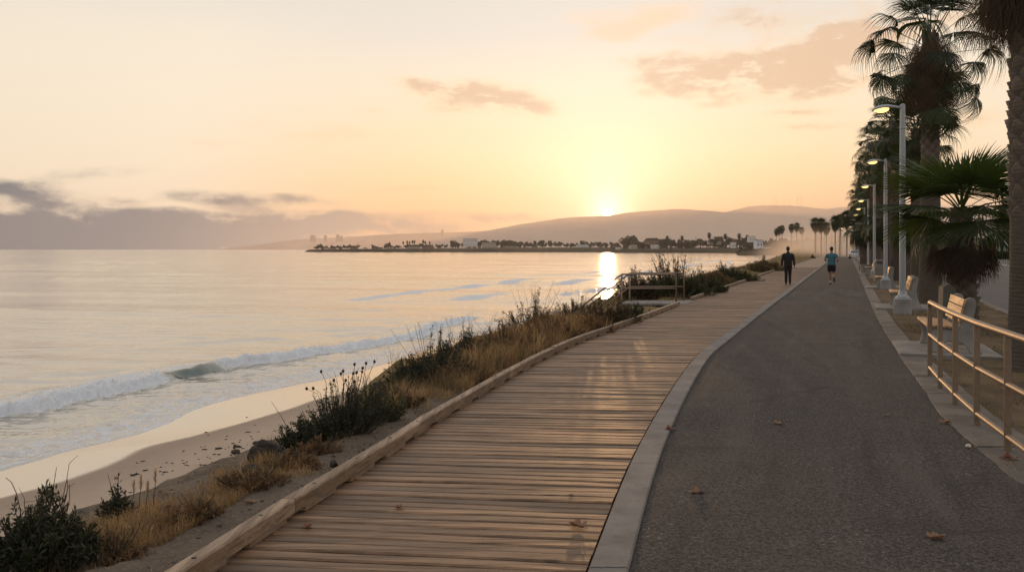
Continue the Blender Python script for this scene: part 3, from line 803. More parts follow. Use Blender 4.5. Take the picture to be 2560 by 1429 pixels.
# foam left behind the crest, wash between breaker and shore
trail = sst(ub, .5, .8) * (1 - sst(ub, 1.6, 3.6)) * (1 - .65 * sst(Y, 25, 32))
lace = trail * .95
lace = np.maximum(lace, (1 - sst(dsh, .8, 2.6)) * (.55 + .4 * vnoise(X * .5, Y * .6, 151)) * (1 - sst(Y, 60, 120)))
lace = np.maximum(lace, (ub < 0) * (dsh > 0) * (.10 + .42 * sst(fbm(X * .35, Y * .5, 150, 3), -.1, .45)) * (1 - sst(Y, 60, 130)))
edge = np.exp(-((dsh - .14) / .12) ** 2)
foam = np.maximum(foam, edge * .62 * (1 - sst(Y, 80, 200)))
b2 = np.exp(-((dsh - 1.15 - .5 * fbm(Y * .4, X * 0, 91, 3)) / .28) ** 2) * (.35 + .7 * vnoise(Y * .5, X * .3, 92))
lace = np.maximum(lace, b2)
# surf along the far curve of the beach
fs = (Y > 70) * (1 - sst(Y, 300, 480))
for off, wdt, sd_ in ((2.5, 1.3, 95), (7, 1.5, 96), (13, 1.8, 97), (21, 1.6, 99)):
    foam = np.maximum(foam, fs * np.exp(-((dsh - off - 2.2 * fbm(Y * .03, X * 0, sd_, 3)) / wdt) ** 2) * (.15 + .95 * vnoise(Y * .045, X * .02, sd_)))
h += edge * .02
chop = sst(dsh, .15, .9) * (1 - sst(dsh, 4.5, 8)) * (1 - sst(Y, 35, 60))
h += chop * (.045 * fbm(X * 1.1, Y * 2.6, 140, 3) + .022 * fbm(X * 3.5, Y * 7, 141, 2))
glass = (A > .05) * green * sst(ub, -.12, .05) * (1 - sst(ub, .40, .62)) + .35 * (A > .05) * sst(ub, -.5, -.1) * (1 - sst(ub, -.05, .1))
thin = 1 - sst(dsh, .1, 3.5)
Z = SEA + h
Z = np.where(dsh < -.25, SEA - .25, Z)
lace *= sst(dsh, -.1, .1); foam *= sst(dsh, -.2, -.02)
V = np.stack([X, Y, Z], 2)
keep = (dsh > -3.0)
Fq = grid(len(RA), NA)
kf = keep.ravel()[Fq].any(1)
Fq = Fq[kf]
used = np.unique(Fq); remap = np.full(X.size, -1); remap[used] = np.arange(len(used))
struct(mesh('sea_water', V.reshape(-1, 3)[used], remap[Fq], M['water'], attrs={'foam': foam.ravel()[used], 'lace': lace.ravel()[used], 'thin': thin.ravel()[used], 'glass': glass.ravel()[used]}))
del V, X, Y, Z

# ------------------------------------------------------------------ land to the right: verge, road, far pavement
def rk(Y): return 12.9 + .412 * (np.asarray(Y, float) - 22.3)
Yv = np.geomspace(2.2, 520, 300); n = 30; q = np.linspace(0, 1, n)[None, :]
xa = E_in(Yv) + .04; xb = rk(Yv) - .02
V = np.zeros((len(Yv), n, 3)); V[:, :, 0] = xa[:, None] * (1 - q) + xb[:, None] * q; V[:, :, 1] = Yv[:, None]
V[:, :, 2] = -.028 + .05 * fbm(V[:, :, 0] * .8, V[:, :, 1] * .8, 101, 4) * np.clip(np.minimum(q, 1 - q) * 8, 0, 1) * (Yv[:, None] < 80)
struct(mesh('verge', V, grid(len(Yv), n), M['verge']))
rb = MB(); strip_blocks(rb, lambda y: rk(y), lambda y: rk(y) + .22, -.3, .01, 3, 420, 3.0, .012, .015, 3)
strip_blocks(rb, lambda y: rk(y) + 24, lambda y: rk(y) + 24.3, -.3, .01, 3, 420, 3.0, .012, .015, 3)
struct(rb.build('road_kerb', M['edging']))
V = np.zeros((len(Yv), 2, 3)); V[:, 0, 0] = rk(Yv) + .1; V[:, 1, 0] = rk(Yv) + 24.2; V[:, :, 1] = Yv[:, None]; V[:, :, 2] = -.13
struct(mesh('road', V, grid(len(Yv), 2), M['road']))
mk = MB()
def markline(off, w, y0, y1, dash=None):
    Y = y0
    while Y < y1:
        st = dash[0] if dash else 12
        ys = np.linspace(Y, Y + st, 3); x = rk(ys) + off
        mk.add([(x[i] + s, ys[i], -.126) for i in range(3) for s in (0, w)], [(0, 1, 3, 2), (2, 3, 5, 4)]); Y += st + (dash[1] if dash else 0)
markline(6.2, .16, 8, 260, (3, 6)); markline(11.8, .14, 8, 300); markline(12.2, .14, 8, 300); markline(17.8, .16, 8, 260, (3, 6))
struct(mk.build('road_marking', M['roadmark']))
V = np.zeros((len(Yv), 2, 3)); V[:, 0, 0] = rk(Yv) + 24.2; V[:, 1, 0] = rk(Yv) + 1200; V[:, :, 1] = Yv[:, None]; V[:, :, 2] = -.01
struct(mesh('ground', V, grid(len(Yv), 2), M['verge']))
# the coast plain that carries the far shore, right out to the hills
Yp = np.unique(np.concatenate([np.geomspace(500, 1500, 90), np.geomspace(1500, 5200, 30), [545, 560, 935, 950, 1135, 1150]]))
xl = np.interp(Yp, [500, 545, 600, 800, 925, 950, 1120, 1146, 1175, 1350, 3000, 5200], [152, 143, 178, 245, 215, 106, 100, -240, -292, -265, -560, -900]) + 4 * fbm(Yp * .02, Yp * 0, 130, 3)
V = np.zeros((len(Yp), 60, 3)); q = np.linspace(0, 1, 60)[None, :] ** 2.4
V[:, :, 0] = xl[:, None] + (4200 - xl[:, None]) * q; V[:, :, 1] = Yp[:, None]
edge = (V[:, :, 0] - xl[:, None])
PZ = lambda e, y: -2.9 + 3.6 * sst(e, 0, 9) + np.interp(y, [500, 545, 700, 930, 1150], [2.6, 2.8, 2.0, 1.2, .8]) * sst(e, 5, 40) + 2.0 * sst(e, 30, 300)
V[:, :, 2] = PZ(edge, Yp[:, None]) + .6 * fbm(V[:, :, 0] * .01, V[:, :, 1] * .01, 121, 3) * sst(edge, 20, 200)
V[0, :, 2] = -2.9
def plain_z(x, y): return float(PZ(np.float64(x - np.interp(y, Yp, xl)), y))
struct(mesh('coast_plain', V, grid(len(Yp), 60), M['land']))
# ------------------------------------------------------------------ hills
def hill(name, pts, D, depth, seed, rough=1.0, wide=60):
    xs = np.array([p[0] for p in pts], float); ys = np.array([p[1] for p in pts], float)
    nu, nv = 420, 46
    px = np.linspace(xs[0], xs[-1], nu)
    py = np.interp(px, xs, ys)
    kk = np.array([1, 3, 5, 3, 1.]); kk /= kk.sum()
    py = np.convolve(np.pad(py, 2, 'edge'), kk, 'valid')
    X = (px - 1280) / F * D; Zr = H0 + (HZ - py) / F * D
    q = np.linspace(-1, 1, nv)
    VX = X[:, None] * (1 + q[None, :] * depth / D * .9); VY = D + q[None, :] * depth + X[:, None] * 0
    prof = np.where(q < 0, (1 + q) ** 1.25, 1 - q ** 2)
    ridge = fbm(VX * .0022, VY * .0016, seed, 5) ; gul = np.abs(fbm(VX * .006, VY * .0022, seed + 3, 4))
    mid = np.sin(np.clip((q + 1), 0, 1) * math.pi)[None, :] * (q < 0)[None, :]
    VZ = -6 + (Zr[:, None] + 6) * prof[None, :] + mid * Zr[:, None] * (.16 * ridge - .20 * gul) * rough
    VZ += (fbm(VX * .03, VY * .03, seed + 7, 3) * 1.6) * np.clip(Zr[:, None] / 60, .2, 1)
    return struct(mesh(name, np.stack([VX, VY, VZ], 2), grid(nu, nv), M['hillmat']))
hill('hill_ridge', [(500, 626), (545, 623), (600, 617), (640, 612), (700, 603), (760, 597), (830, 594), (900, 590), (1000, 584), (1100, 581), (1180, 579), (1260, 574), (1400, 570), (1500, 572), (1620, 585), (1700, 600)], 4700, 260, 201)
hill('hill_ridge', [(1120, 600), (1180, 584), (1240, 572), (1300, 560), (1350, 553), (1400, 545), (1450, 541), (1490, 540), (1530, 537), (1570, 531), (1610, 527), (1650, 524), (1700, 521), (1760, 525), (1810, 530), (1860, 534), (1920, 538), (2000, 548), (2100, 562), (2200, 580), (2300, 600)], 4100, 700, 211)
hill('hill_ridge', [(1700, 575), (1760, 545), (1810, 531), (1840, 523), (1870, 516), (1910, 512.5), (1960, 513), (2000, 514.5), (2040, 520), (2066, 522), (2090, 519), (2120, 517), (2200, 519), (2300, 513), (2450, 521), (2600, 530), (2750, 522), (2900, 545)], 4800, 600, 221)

# masts and tower blocks along the ridge
for i, (x, y0, y1) in enumerate([(1868, 516, 508), (1908, 513, 497), (1936, 513, 495), (1943, 513, 498), (1960, 513, 496), (1975, 514, 497), (1994, 515, 490), (2003, 515, 489)]):
    D = 4780
    p = at(x, D, zat(y0, D) - 6); hgt = (y0 - y1) / F * D
    tl = thing('radio_mast', 'thin radio mast on the hilltop skyline right of the sun', 'mast', p, 0, 'radio masts on the hilltop')
    b = MB()
    for s in (-1, 1): b.tube([(s * 1.6, 0, 0), (s * .5, 0, hgt + 6)], .42, 5)
    for kq in range(1, 6): b.box((-1.5 + kq * .18, -.3, kq * hgt / 6), (1.5 - kq * .18, .3, kq * hgt / 6 + .8))
    b.build('lattice', M['mast'], tl)
    b = MB(); b.tube([(0, 0, hgt + 5), (0, 0, hgt + 11)], .3, 5); b.build('antenna', M['mast'], tl)
for i, (x0, x1, yt) in enumerate([(776, 789, 589), (811, 817, 589), (840, 849, 587), (851, 857, 590), (1103, 1109, 575)]):
    D = 4560; z0 = zat(598 if i < 4 else 582, D) - 14
    xa, xb = (x0 - 1280) / F * D, (x1 - 1280) / F * D; zt = zat(yt, D)
    tl = thing('tower_block', ['wide tower block leftmost on the hazy far ridge', 'thin tower block standing between the wide blocks on the far ridge', 'tallest tower block of the ridge cluster', 'low tower block right beside the tallest one', 'lone tower block on the ridge far right of the cluster'][i], 'tower block', ((xa + xb) / 2, D, z0), 0, 'tower blocks on the far ridge')
    w = (xb - xa) / 2; hh = zt - z0
    MB().box((-w, -9, 0), (w, 9, hh)).build('wall', M['stucco2'], tl)
    MB().box((-w * .4, -4, hh), (w * .4, 4, hh + 3.5)).build('roof_plant', M['roofm'], tl)

# ------------------------------------------------------------------ trees and houses of the far shore
def crown_mesh(name, rx, rz, n, seed, leaf=.35, lobes=7):
    rg = np.random.RandomState(seed)
    cs = rg.normal(0, .45, (lobes, 3)) * (rx, rx, rz * .8); rad = rg.uniform(.35, .62, lobes) * min(rx, rz)
    k = rg.randint(0, lobes, n)
    dv = rg.normal(0, 1, (n, 3)); dv /= np.linalg.norm(dv, axis=1)[:, None]
    p = cs[k] + dv * (rad[k] * rg.uniform(.5, 1.08, n) ** .5)[:, None]
    a = rg.normal(0, 1, (n, 3)); a /= np.linalg.norm(a, axis=1)[:, None]
    b = np.cross(a, rg.normal(0, 1, (n, 3))); b /= np.linalg.norm(b, axis=1)[:, None]
    s = leaf * rg.uniform(.6, 1.3, n)[:, None]
    V = np.stack([p - a * s, p + b * s * .5, p + a * s, p - b * s * .5], 1).reshape(-1, 3)
    Fq = np.arange(n * 4).reshape(n, 4)
    return V, Fq, np.repeat(rg.rand(n), 4)
def make_tree(label, rx, rz, hgt, seed, n=900, leaf=.4):
    tr = thing('tree', label, 'tree', (0, 0, 0))
    V, Fq, rn = crown_mesh('crown', rx, rz, n, seed, leaf)
    V[:, 2] += hgt - rz * .75
    mesh('crown', V, Fq, M['fartree'], tr, smooth=False, attrs={'rnd': rn})
    b = MB(); b.tube([(0, 0, -.5), (.1, 0, hgt * .4), (0, .1, hgt * .8)], [.3, .22, .08], 6)
    for s in (0, 2.1, 4.2): b.tube([(.05, 0, hgt * .4), (math.cos(s) * rx * .5, math.sin(s) * rx * .5, hgt * .75)], [.15, .04], 5)
    b.build('trunk', M['bark'], tr)
    return tr
protoT = [make_tree('', 3.4, 2.6, 5.6, 300, 700, .5), make_tree('', 2.2, 3.6, 7.2, 301, 700, .45), make_tree('', 4.6, 2.6, 5.2, 302, 900, .5), make_tree('', 2.6, 2.2, 4.2, 303, 500, .45)]
firstT = [True] * 4
def put_tree(kind, x, D, ytop, label, group):
    X = (x - 1280) / F * D; z = plain_z(X, D) - .3 if D > 500 else 0.0
    hgt = [6.9, 8.9, 6.6, 5.0][kind]
    sc = max(.35, (zat(ytop, D) - z) / hgt)
    rz = random.uniform(0, 6.28)
    if firstT[kind]:
        firstT[kind] = False; o = protoT[kind]; o.location = (X, D, z); o.rotation_euler = (0, 0, rz); o.scale = (sc, sc, sc); tag(o, label, 'tree', group)
        return o
    return dup(protoT[kind], (X, D, z), rz, label, group, sc)
rg = random.Random(4)
G1 = 'trees on the low headland across the bay'
def skyline(x):   # tree tops along the headland
    return np.interp(x, [785, 800, 830, 870, 905, 950, 1000, 1060, 1120, 1126, 1160, 1200, 1260, 1300, 1360, 1420, 1500, 1560], [610, 609, 612, 610, 611, 610, 609, 608, 608, 601, 598, 596, 597, 597, 600, 600, 602, 600])
x = 790
while x < 1545:
    D = rg.uniform(1175, 1260)
    lab = ('small dark tree on the low headland left of the white hotel' if x < 1120 else 'hazy tree on the headland right of the white hotel')
    put_tree(rg.choice([0, 0, 1, 2, 2, 3]), x, D, float(skyline(x)) + rg.uniform(-2.5, 7), lab, 'trees on the left half of the headland' if x < 1120 else 'trees on the right half of the headland')
    x += rg.choice([2.5, 4, 5, 7, 12, 18])
x = 1525
def sky2(x): return np.interp(x, [1520, 1560, 1562, 1600, 1604, 1650, 1680, 1720, 1780, 1840, 1880, 1950], [606, 604, 588, 588, 600, 592, 599, 596, 588, 590, 594, 592])
x = 1530
while x < 1960:
    D = rg.uniform(1000, 1120)
    put_tree(rg.choice([0, 1, 2, 2, 3]), x, D, float(sky2(x)) + rg.uniform(-2, 9), 'hazy tree on the shore below the sunlit hills, right of the sun', 'trees on the shore right of the sun')
    x += rg.choice([3, 4, 6, 9, 16])
x = 1860
while x < 2130:
    D = rg.uniform(620, 760)
    put_tree(rg.choice([0, 1, 2, 2]), x, D, float(np.interp(x, [1860, 1900, 1960, 2000, 2130], [606, 600, 600, 590, 580])) + rg.uniform(-2, 5), 'hazy tree in the mist beyond the end of the path', 'trees in the mist beyond the path')
    x += rg.uniform(10, 18)

def house(x0, x1, yt, yb, D, label, group, wall, roofk='gable', rz=0):
    X0, X1 = (x0 - 1280) / F * D, (x1 - 1280) / F * D; xc = (X0 + X1) / 2
    z0 = max(plain_z(xc, D) - .5, zat(yb, D) - 2.5); zt = zat(yt, D); w = (X1 - X0) / 2
    tl = thing('house', label, 'house', (xc, D, z0), rz, group)
    hh = max(2.2, zt - z0); eh = hh * (.62 if roofk == 'gable' else 1)
    MB().box((-w, -4, 0), (w, 4, eh)).build('wall', M[wall], tl)
    if roofk == 'gable':
        MB().prism([(-w - .5, eh), (w + .5, eh), (w * .7, hh), (-w * .7, hh)], -4.6, 4.6).build('roof', M['roofm'], tl)
    else:
        MB().box((-w - .3, -4.3, eh), (w + .3, 4.3, eh + .5)).build('roof', M['stucco'], tl)
    nw = max(2, int(w / 1.6)); rows = 2 if hh > 7 else 1
    for r in range(rows):
        for i in range(nw):
            xx = -w + (i + .5) * 2 * w / nw; zz = eh * ((r + .5) / rows) - .6
            MB().box((xx - .45, -4.06, zz), (xx + .45, -4.003, zz + 1.1)).build('window', M['glass'], tl)
    return tl
HL = [(828, 840, 618, 625, 1165, 'tiny pale shed at the left tip of the headland', 'stucco', 'gable'), (876, 894, 614, 624, 1165, 'low brown house among dark trees near the left end of the headland', 'stucco2', 'gable'),
      (930, 948, 616, 624, 1163, 'tan house low by the water left on the headland', 'stucco2', 'gable'), (947, 957, 618, 626, 1160, 'small white house at the water edge of the headland', 'white', 'gable'),
      (968, 982, 613, 622, 1166, 'tan house with a steep roof mid left of the headland', 'stucco', 'gable'), (1020, 1050, 612, 622, 1166, 'long tan house under the small palms of the headland', 'stucco', 'gable'), (1058, 1080, 613, 622, 1166, 'brown house beside the small palms of the headland', 'stucco2', 'gable'),
      (1158, 1194, 597, 612, 1172, 'white flat roofed hotel on the headland', 'white', 'flat'), (1205, 1240, 607, 616, 1168, 'low pale building just right of the white hotel', 'stucco', 'flat'), (1258, 1290, 612, 620, 1163, 'long low house right of the hotel near the water', 'stucco', 'gable'),
      (1440, 1470, 612, 620, 1163, 'low white building on the shore left below the sun', 'white', 'flat'), (1540, 1552, 613, 620, 968, 'small white beach hut below the sun', 'white', 'gable'), (1575, 1592, 613, 620, 968, 'low house with pale roof right below the sun', 'stucco', 'flat'), (1628, 1645, 612, 620, 968, 'small white roofed house on the shore right of the sun', 'white', 'flat'),
      (1612, 1646, 595, 606, 1010, 'big brown gabled house on the shore right of the sun', 'stucco2', 'gable'), (1770, 1800, 598, 606, 1010, 'tan terrace house in trees below the far hill', 'stucco', 'gable'), (1870, 1886, 591, 600, 990, 'white house on the slope left of the three palms', 'white', 'flat'),
      (1828, 1838, 606, 618, 960, 'pale stair tower house above the bay shore', 'white', 'flat'), (1888, 1903, 601, 613, 600, 'blue grey beach kiosk at the edge of the bluff', 'panel', 'flat')]
for h_ in HL: house(*h_[:5], h_[5], 'houses on the far shore', h_[6], h_[7])
# ------------------------------------------------------------------ fan palms
def frond(rg, pet, L, n, spread, droop, bend=0.0, wid=1.0, seg=6, join=.5):
    """one fan leaf, petiole from the origin along +X; returns verts, faces"""
    V = []; Fq = []
    # petiole
    w = .022 * L + .008
    m = 4
    for i in range(m + 1):
        f = i / m; x = pet * f; z = -bend * f * f * pet * .25
        for (a, b) in ((-1, 0), (0, .5), (1, 0)): V.append((x, a * w * (1 - .45 * f), z + b * w))
    for i in range(m):
        for j in range(2): Fq.append((i * 3 + j, i * 3 + j + 1, i * 3 + j + 4, i * 3 + j + 3))
    z0 = -bend * pet * .25
    dth = 2 * spread / n
    for k in range(n):
        if rg.random() < .05: continue
        th = -spread + (k + .5) * dth + rg.uniform(-.02, .02)
        ln = L * (.66 + .34 * math.cos(th * .62)) * rg.uniform(.9, 1.05)
        dr = droop * rg.uniform(.7, 1.35); o = len(V)
        cx, sy = math.cos(th), math.sin(th)
        for i in range(seg + 1):
            f = i / seg; r = .03 * L + f * ln
            ww = r * dth * .52 if f < join else max(.0, join * ln * dth * .52 * (1 - ((f - join) / (1 - join)) ** .8)) + .0016
            ww = ww * wid
            dz = -dr * ln * max(0, f - .42) ** 2 * 1.9 - .10 * L * abs(math.sin(th)) * f * .6
            rr = r - dr * .35 * ln * max(0, f - .5) ** 2
            fold = .22 * ww * (1 if k % 2 else -1)
            V.append((pet + rr * cx - sy * -ww, rr * sy + cx * -ww, z0 + dz - fold)); V.append((pet + rr * cx - sy * ww, rr * sy + cx * ww, z0 + dz + fold))
        for i in range(seg): Fq.append((o + 2 * i, o + 2 * i + 1, o + 2 * i + 3, o + 2 * i + 2))
    return np.array(V), Fq
def rotY(v, a):
    c, s = math.cos(a), math.sin(a)
    return np.stack([v[:, 0] * c + v[:, 2] * s, v[:, 1], -v[:, 0] * s + v[:, 2] * c], 1)
def rotX(v, a):
    c, s = math.cos(a), math.sin(a)
    return np.stack([v[:, 0], v[:, 1] * c - v[:, 2] * s, v[:, 1] * s + v[:, 2] * c], 1)
def rotZ(v, a):
    c, s = math.cos(a), math.sin(a)
    return np.stack([v[:, 0] * c - v[:, 1] * s, v[:, 0] * s + v[:, 1] * c, v[:, 2]], 1)
def crown(mb, rg, top, nf, pet, L, nleaf, e_hi=82, e_lo=-42, head=.7, droop=.5, rbase=.12, seg=6, curve=1.0, join=.42, tilt=72):
    """live fronds round the trunk head, youngest upright on top"""
    for i in range(nf):
        f = i / (nf - 1)
        e = R(e_hi + (e_lo - e_hi) * f ** curve + rg.uniform(-7, 7))
        a = i * 2.39996 + rg.uniform(-.25, .25)
        sc = rg.uniform(.86, 1.08) * (.72 + .28 * min(1, f * 4))
        P = pet * sc * (.75 + .35 * min(1, f * 2))
        V, Fq = frond(rg, P, L * sc, nleaf, R(rg.uniform(96, 116) - (34 * f if tilt > 40 else 0)), droop * (.55 + .8 * f), bend=.5, join=join)
        # the blade tips over at the end of its stalk
        tip = V[:, 0] > P + .001
        vb = V[tip].copy(); vb[:, 0] -= P
        z0 = vb[:, 2].copy()
        tl = min(math.degrees(e) + 84, 10 + tilt * f + rg.uniform(-8, 12)); vb = rotX(vb, rg.uniform(-.22, .22)); vb = rotY(vb, R(max(tl, 6))); vb[:, 0] += P
        V[tip] = vb
        V = rotX(V, rg.uniform(-.15, .15))
        V = rotY(V, -e); V[:, 0] += rbase * math.cos(e)
        V = rotZ(V, a); V += np.array(top) + np.array([0, 0, -head * f])
        mb.add(V, Fq, rg.uniform(0, 1))
def skirt(mb, rg, z1, z0, rad, nf, L, nleaf, pet=.45, hang=(66, 86), seg=5, spread=(24, 52)):
    """dead fans hanging down round the trunk between z1 and z0"""
    for i in range(nf):
        a = rg.uniform(0, 6.283); sc = rg.uniform(.75, 1.1)
        bot = z0 + (z1 - z0) * rg.random() ** 1.2 * .75
        V, Fq = frond(rg, pet * sc, L * sc, nleaf, R(rg.uniform(*spread)), .06, wid=.62, seg=seg, join=.35)
        tip = V[:, 0] > pet * sc + .001
        e = R(rg.uniform(*hang)) ; k = R(88) - e
        vb = V[tip].copy(); vb[:, 0] -= pet * sc; vb = rotX(vb, rg.uniform(-.9, .9)); vb = rotY(vb, k + R(rg.uniform(-6, 6))); vb[:, 0] += pet * sc; V[tip] = vb
        V = rotY(V, e - R(8) * rg.random()); V[:, 0] += rad * rg.uniform(.5, .95)
        V = rotZ(V, a); V[:, 2] += bot - V[:, 2].min()
        mb.add(V, Fq, rg.uniform(0, 1))
def trunk(name, parent, h, r0, r1, rough_from=None, flare=1.25, lean=(0, 0), nz=90, ns=36, scale_h=.16, amp=.10, seed=0):
    z = np.linspace(-.15, h, nz); th = np.linspace(0, 2 * math.pi, ns, endpoint=False)
    Z, T = np.meshgrid(z, th, indexing='ij')
    f = np.clip(Z / h, 0, 1)
    rr = r1 + (r0 - r1) * (1 - f) ** 1.3 + r0 * (flare - 1) * np.exp(-np.clip(Z, 0, None) / .35)
    rn = np.zeros_like(Z)
    rr = rr * (1 + .03 * fbm(T * 1.5 + 3, Z * 1.2, seed, 3)) * (1 + .012 * np.sin(Z * 2 * math.pi / .055 + np.sin(T * 3 + Z)))
    if rough_from is not None:
        w = sst(Z, rough_from - .25, rough_from + .25)
        nd = 6; jt = .18 * fbm(T * 2.2, Z * 4, seed + 9, 2)
        uu = nd * T / (2 * math.pi) + Z / (scale_h * 2) + jt; vv = nd * T / (2 * math.pi) - Z / (scale_h * 2) + .37 - jt
        fu = uu - np.floor(uu); fv = vv - np.floor(vv)
        hsh = hash2(np.floor(uu), np.floor(vv), seed)
        tooth = np.clip((fu - fv + 1) / 2, 0, 1) ** 1.3 * np.clip(1 - np.abs(fu + fv - 1) * 1.02, 0, 1) ** .3 * (.7 + .6 * hsh)
        rr = rr + w * (amp * tooth - .02)
        rn = w * np.clip(tooth * 1.25 - .15, 0, 1)
    X = rr * np.cos(T) + lean[0] * f; Y = rr * np.sin(T) + lean[1] * f
    V = np.stack([X, Y, Z], 2).reshape(-1, 3)
    Fq = []
    i = np.arange(nz - 1)[:, None] * ns; j = np.arange(ns)[None, :]; j2 = (j + 1) % ns
    Fq = np.stack([(i + j).ravel(), (i + j2).ravel(), (i + ns + j2).ravel(), (i + ns + j).ravel()], 1)
    return mesh(name, V, Fq, M['bark'], parent, attrs={'rnd': rn.ravel()})
PG = 'fan palms in a row along the verge'
def palm(label, loc, h, r0, r1, rough_from, nf, pet, L, nleaf, skl, seed, skn=70, nz=90, ns=36, e_lo=-40, group=PG, amp=.07, sc_h=.16, rz=0, droop=.55, head=.8, skL=None, skw=None, dmat='dead'):
    rg = random.Random(seed)
    p = thing('fan_palm', label, 'palm tree', loc, rz, group)
    trunk('trunk', p, h, r0, r1, rough_from, nz=nz, ns=ns, seed=seed, amp=amp, scale_h=sc_h)
    b = MB(); crown(b, rg, (0, 0, h + .12), nf, pet, L, nleaf, e_lo=e_lo, head=head, droop=droop, rbase=r1 * .8)
    b.build('crown', M['frond'], p)
    if skl:
        b = MB(); skirt(b, rg, h - .9, h - .35 - skl, r1 * 1.05, skn, skL or .95, max(10, int(nleaf * .6)), **(skw or {}))
        b.build('dead_fronds', M[dmat], p)
    return p
# near trunk at the right edge; its crown stands above the frame
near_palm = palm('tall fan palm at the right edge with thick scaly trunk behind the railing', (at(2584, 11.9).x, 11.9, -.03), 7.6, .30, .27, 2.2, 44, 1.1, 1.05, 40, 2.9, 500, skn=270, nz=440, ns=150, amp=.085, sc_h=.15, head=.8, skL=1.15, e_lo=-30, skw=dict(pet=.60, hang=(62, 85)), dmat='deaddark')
palm2 = palm('tallest fan palm with a full drooping crown, behind the front street lamp', (at(2326, 27).x, 27, -.03), 8.5, .33, .24, 3.6, 42, 1.5, 1.02, 34, 2.45, 501, skn=95, nz=150, ns=44, amp=.05, e_lo=-52, head=1.5, droop=1.1, skL=1.2, skw=dict(pet=.7, hang=(52, 84)))
palm2.rotation_euler.z = 1.0
# the row behind: three crowns shared by the farther palms
palmA = palm('fan palm with a long brown skirt directly left of the tallest palm', (at(2241, 46).x, 46, -.03), 8.6, .33, .25, 3.6, 40, 1.2, 1.0, 28, 4.3, 502, skn=120, skw=dict(pet=.6, hang=(55, 84)), nz=90, ns=28, e_lo=-45, head=1.6, droop=.7)
palmB = palm('thin grey palm trunk between the second lamp and the tallest palm', (at(2291, 32.6).x, 32.6, -.03), 6.3, .215, .17, 2.6, 34, .95, .95, 26, 1.9, 503, skn=50, nz=80, ns=28, e_lo=-45, head=1.1, droop=.7)
def rowx(Y): return 13.2 + (Y - 27) * .3935
ROW = [(59, 0, .98, 'fan palm behind the third street lamp'), (73, 1, 1.0, 'fan palm behind the fourth street lamp'), (88, 0, 1.0, 'fan palm behind the fifth street lamp'), (104, 1, 1.03, 'hazy fan palm behind the sixth street lamp'),
       (122, 0, 1.0, 'hazy fan palm behind the seventh street lamp'), (142, 1, 1.05, 'hazy fan palm behind the eighth street lamp'), (165, 0, 1.0, 'faint fan palm nearest to the far end of the lamp row'), (192, 1, 1.1, 'faintest fan palm at the misty end of the row')]
for Y, kq, sc, lab in ((52, 0, .86, 'shorter fan palm squeezed between the third lamp and the next palm'), (66, 0, .9, 'shorter fan palm beside the fourth street lamp'), (80, 0, .88, 'shorter fan palm beside the fifth street lamp'), (96, 0, .92, 'shorter hazy fan palm beside the sixth street lamp'), (113, 0, .9, 'shorter hazy fan palm beside the seventh street lamp'), (132, 0, .95, 'shorter hazy fan palm near the last lamps'), (152, 0, .95, 'shorter faint fan palm near the last lamp')):
    dup(palmA, (rowx(Y) + random.uniform(-.3, .5), Y, -.03), random.uniform(0, 6), lab, PG, sc)
palmC = None
for Y, kq, sc, lab in ROW:
    off = -.004 * max(0, Y - 90) * 1.0
    dup(palmA, (rowx(Y) + off - .3, Y, -.03), random.uniform(0, 6), lab, PG, sc * 1.08).rotation_euler = (random.uniform(-.035, .035), random.uniform(-.04, .03), random.uniform(0, 6))
# short bushy palm in the row
short = palm('short bushy green fan palm beside the third street lamp', (at(2214, 54).x, 54, -.03), 3.6, .3, .26, 1.0, 40, .8, 1.05, 24, 1.6, 504, skn=60, nz=60, ns=24, e_lo=-30, head=.9)
dup(short, (rowx(66) - .1, 69, -.03), 2.0, 'short fan palm half hidden behind the fourth street lamp', PG, 1.0)
dup(short, (rowx(43) + .6, 43, -.03), 4.0, 'short fan palm in the shade under the long skirted palm', PG, .85)
dup(short, (rowx(84), 84, -.03), 1.0, 'short fan palm low behind the fifth street lamp', PG, 1.1)
# young palm in front
YP = (at(2404, 18.4).x, 18.4, -.03)
yp = thing('young_fan_palm', 'young short fan palm with spiky green fans and dark drooping skirt', 'palm tree', YP, .4)
trunk('trunk', yp, 2.6, .30, .17, .15, nz=130, ns=44, amp=.13, scale_h=.13, seed=77, flare=1.1)
rg = random.Random(901)
b = MB(); crown(b, rg, (0, 0, 2.72), 21, .74, 1.22, 46, e_hi=84, e_lo=6, head=.35, droop=.16, rbase=.1, curve=.8, join=.56, tilt=16); b.build('crown', M['frondyoung'], yp)
b = MB()
for i, (a, e0, tilt) in enumerate(((2.75, 6, 52), (-.35, 4, 55), (1.5, 5, 40))):
    V, Fq = frond(rg, .95, .80, 40, R(78), .5, bend=1.2, join=.55)
    V = rotX(V, rg.uniform(-.4, .4)); tip = V[:, 0] > .951; vb = V[tip].copy(); vb[:, 0] -= .95; vb = rotY(vb, R(tilt)); vb[:, 0] += .95; V[tip] = vb
    V = rotY(V, R(-e0)); V = rotZ(V, a); V[:, 2] += 2.2
    b.add(V, Fq, rg.uniform(.2, .9))
b.build('lower_fronds', M['frondyoung'], yp)
b = MB()
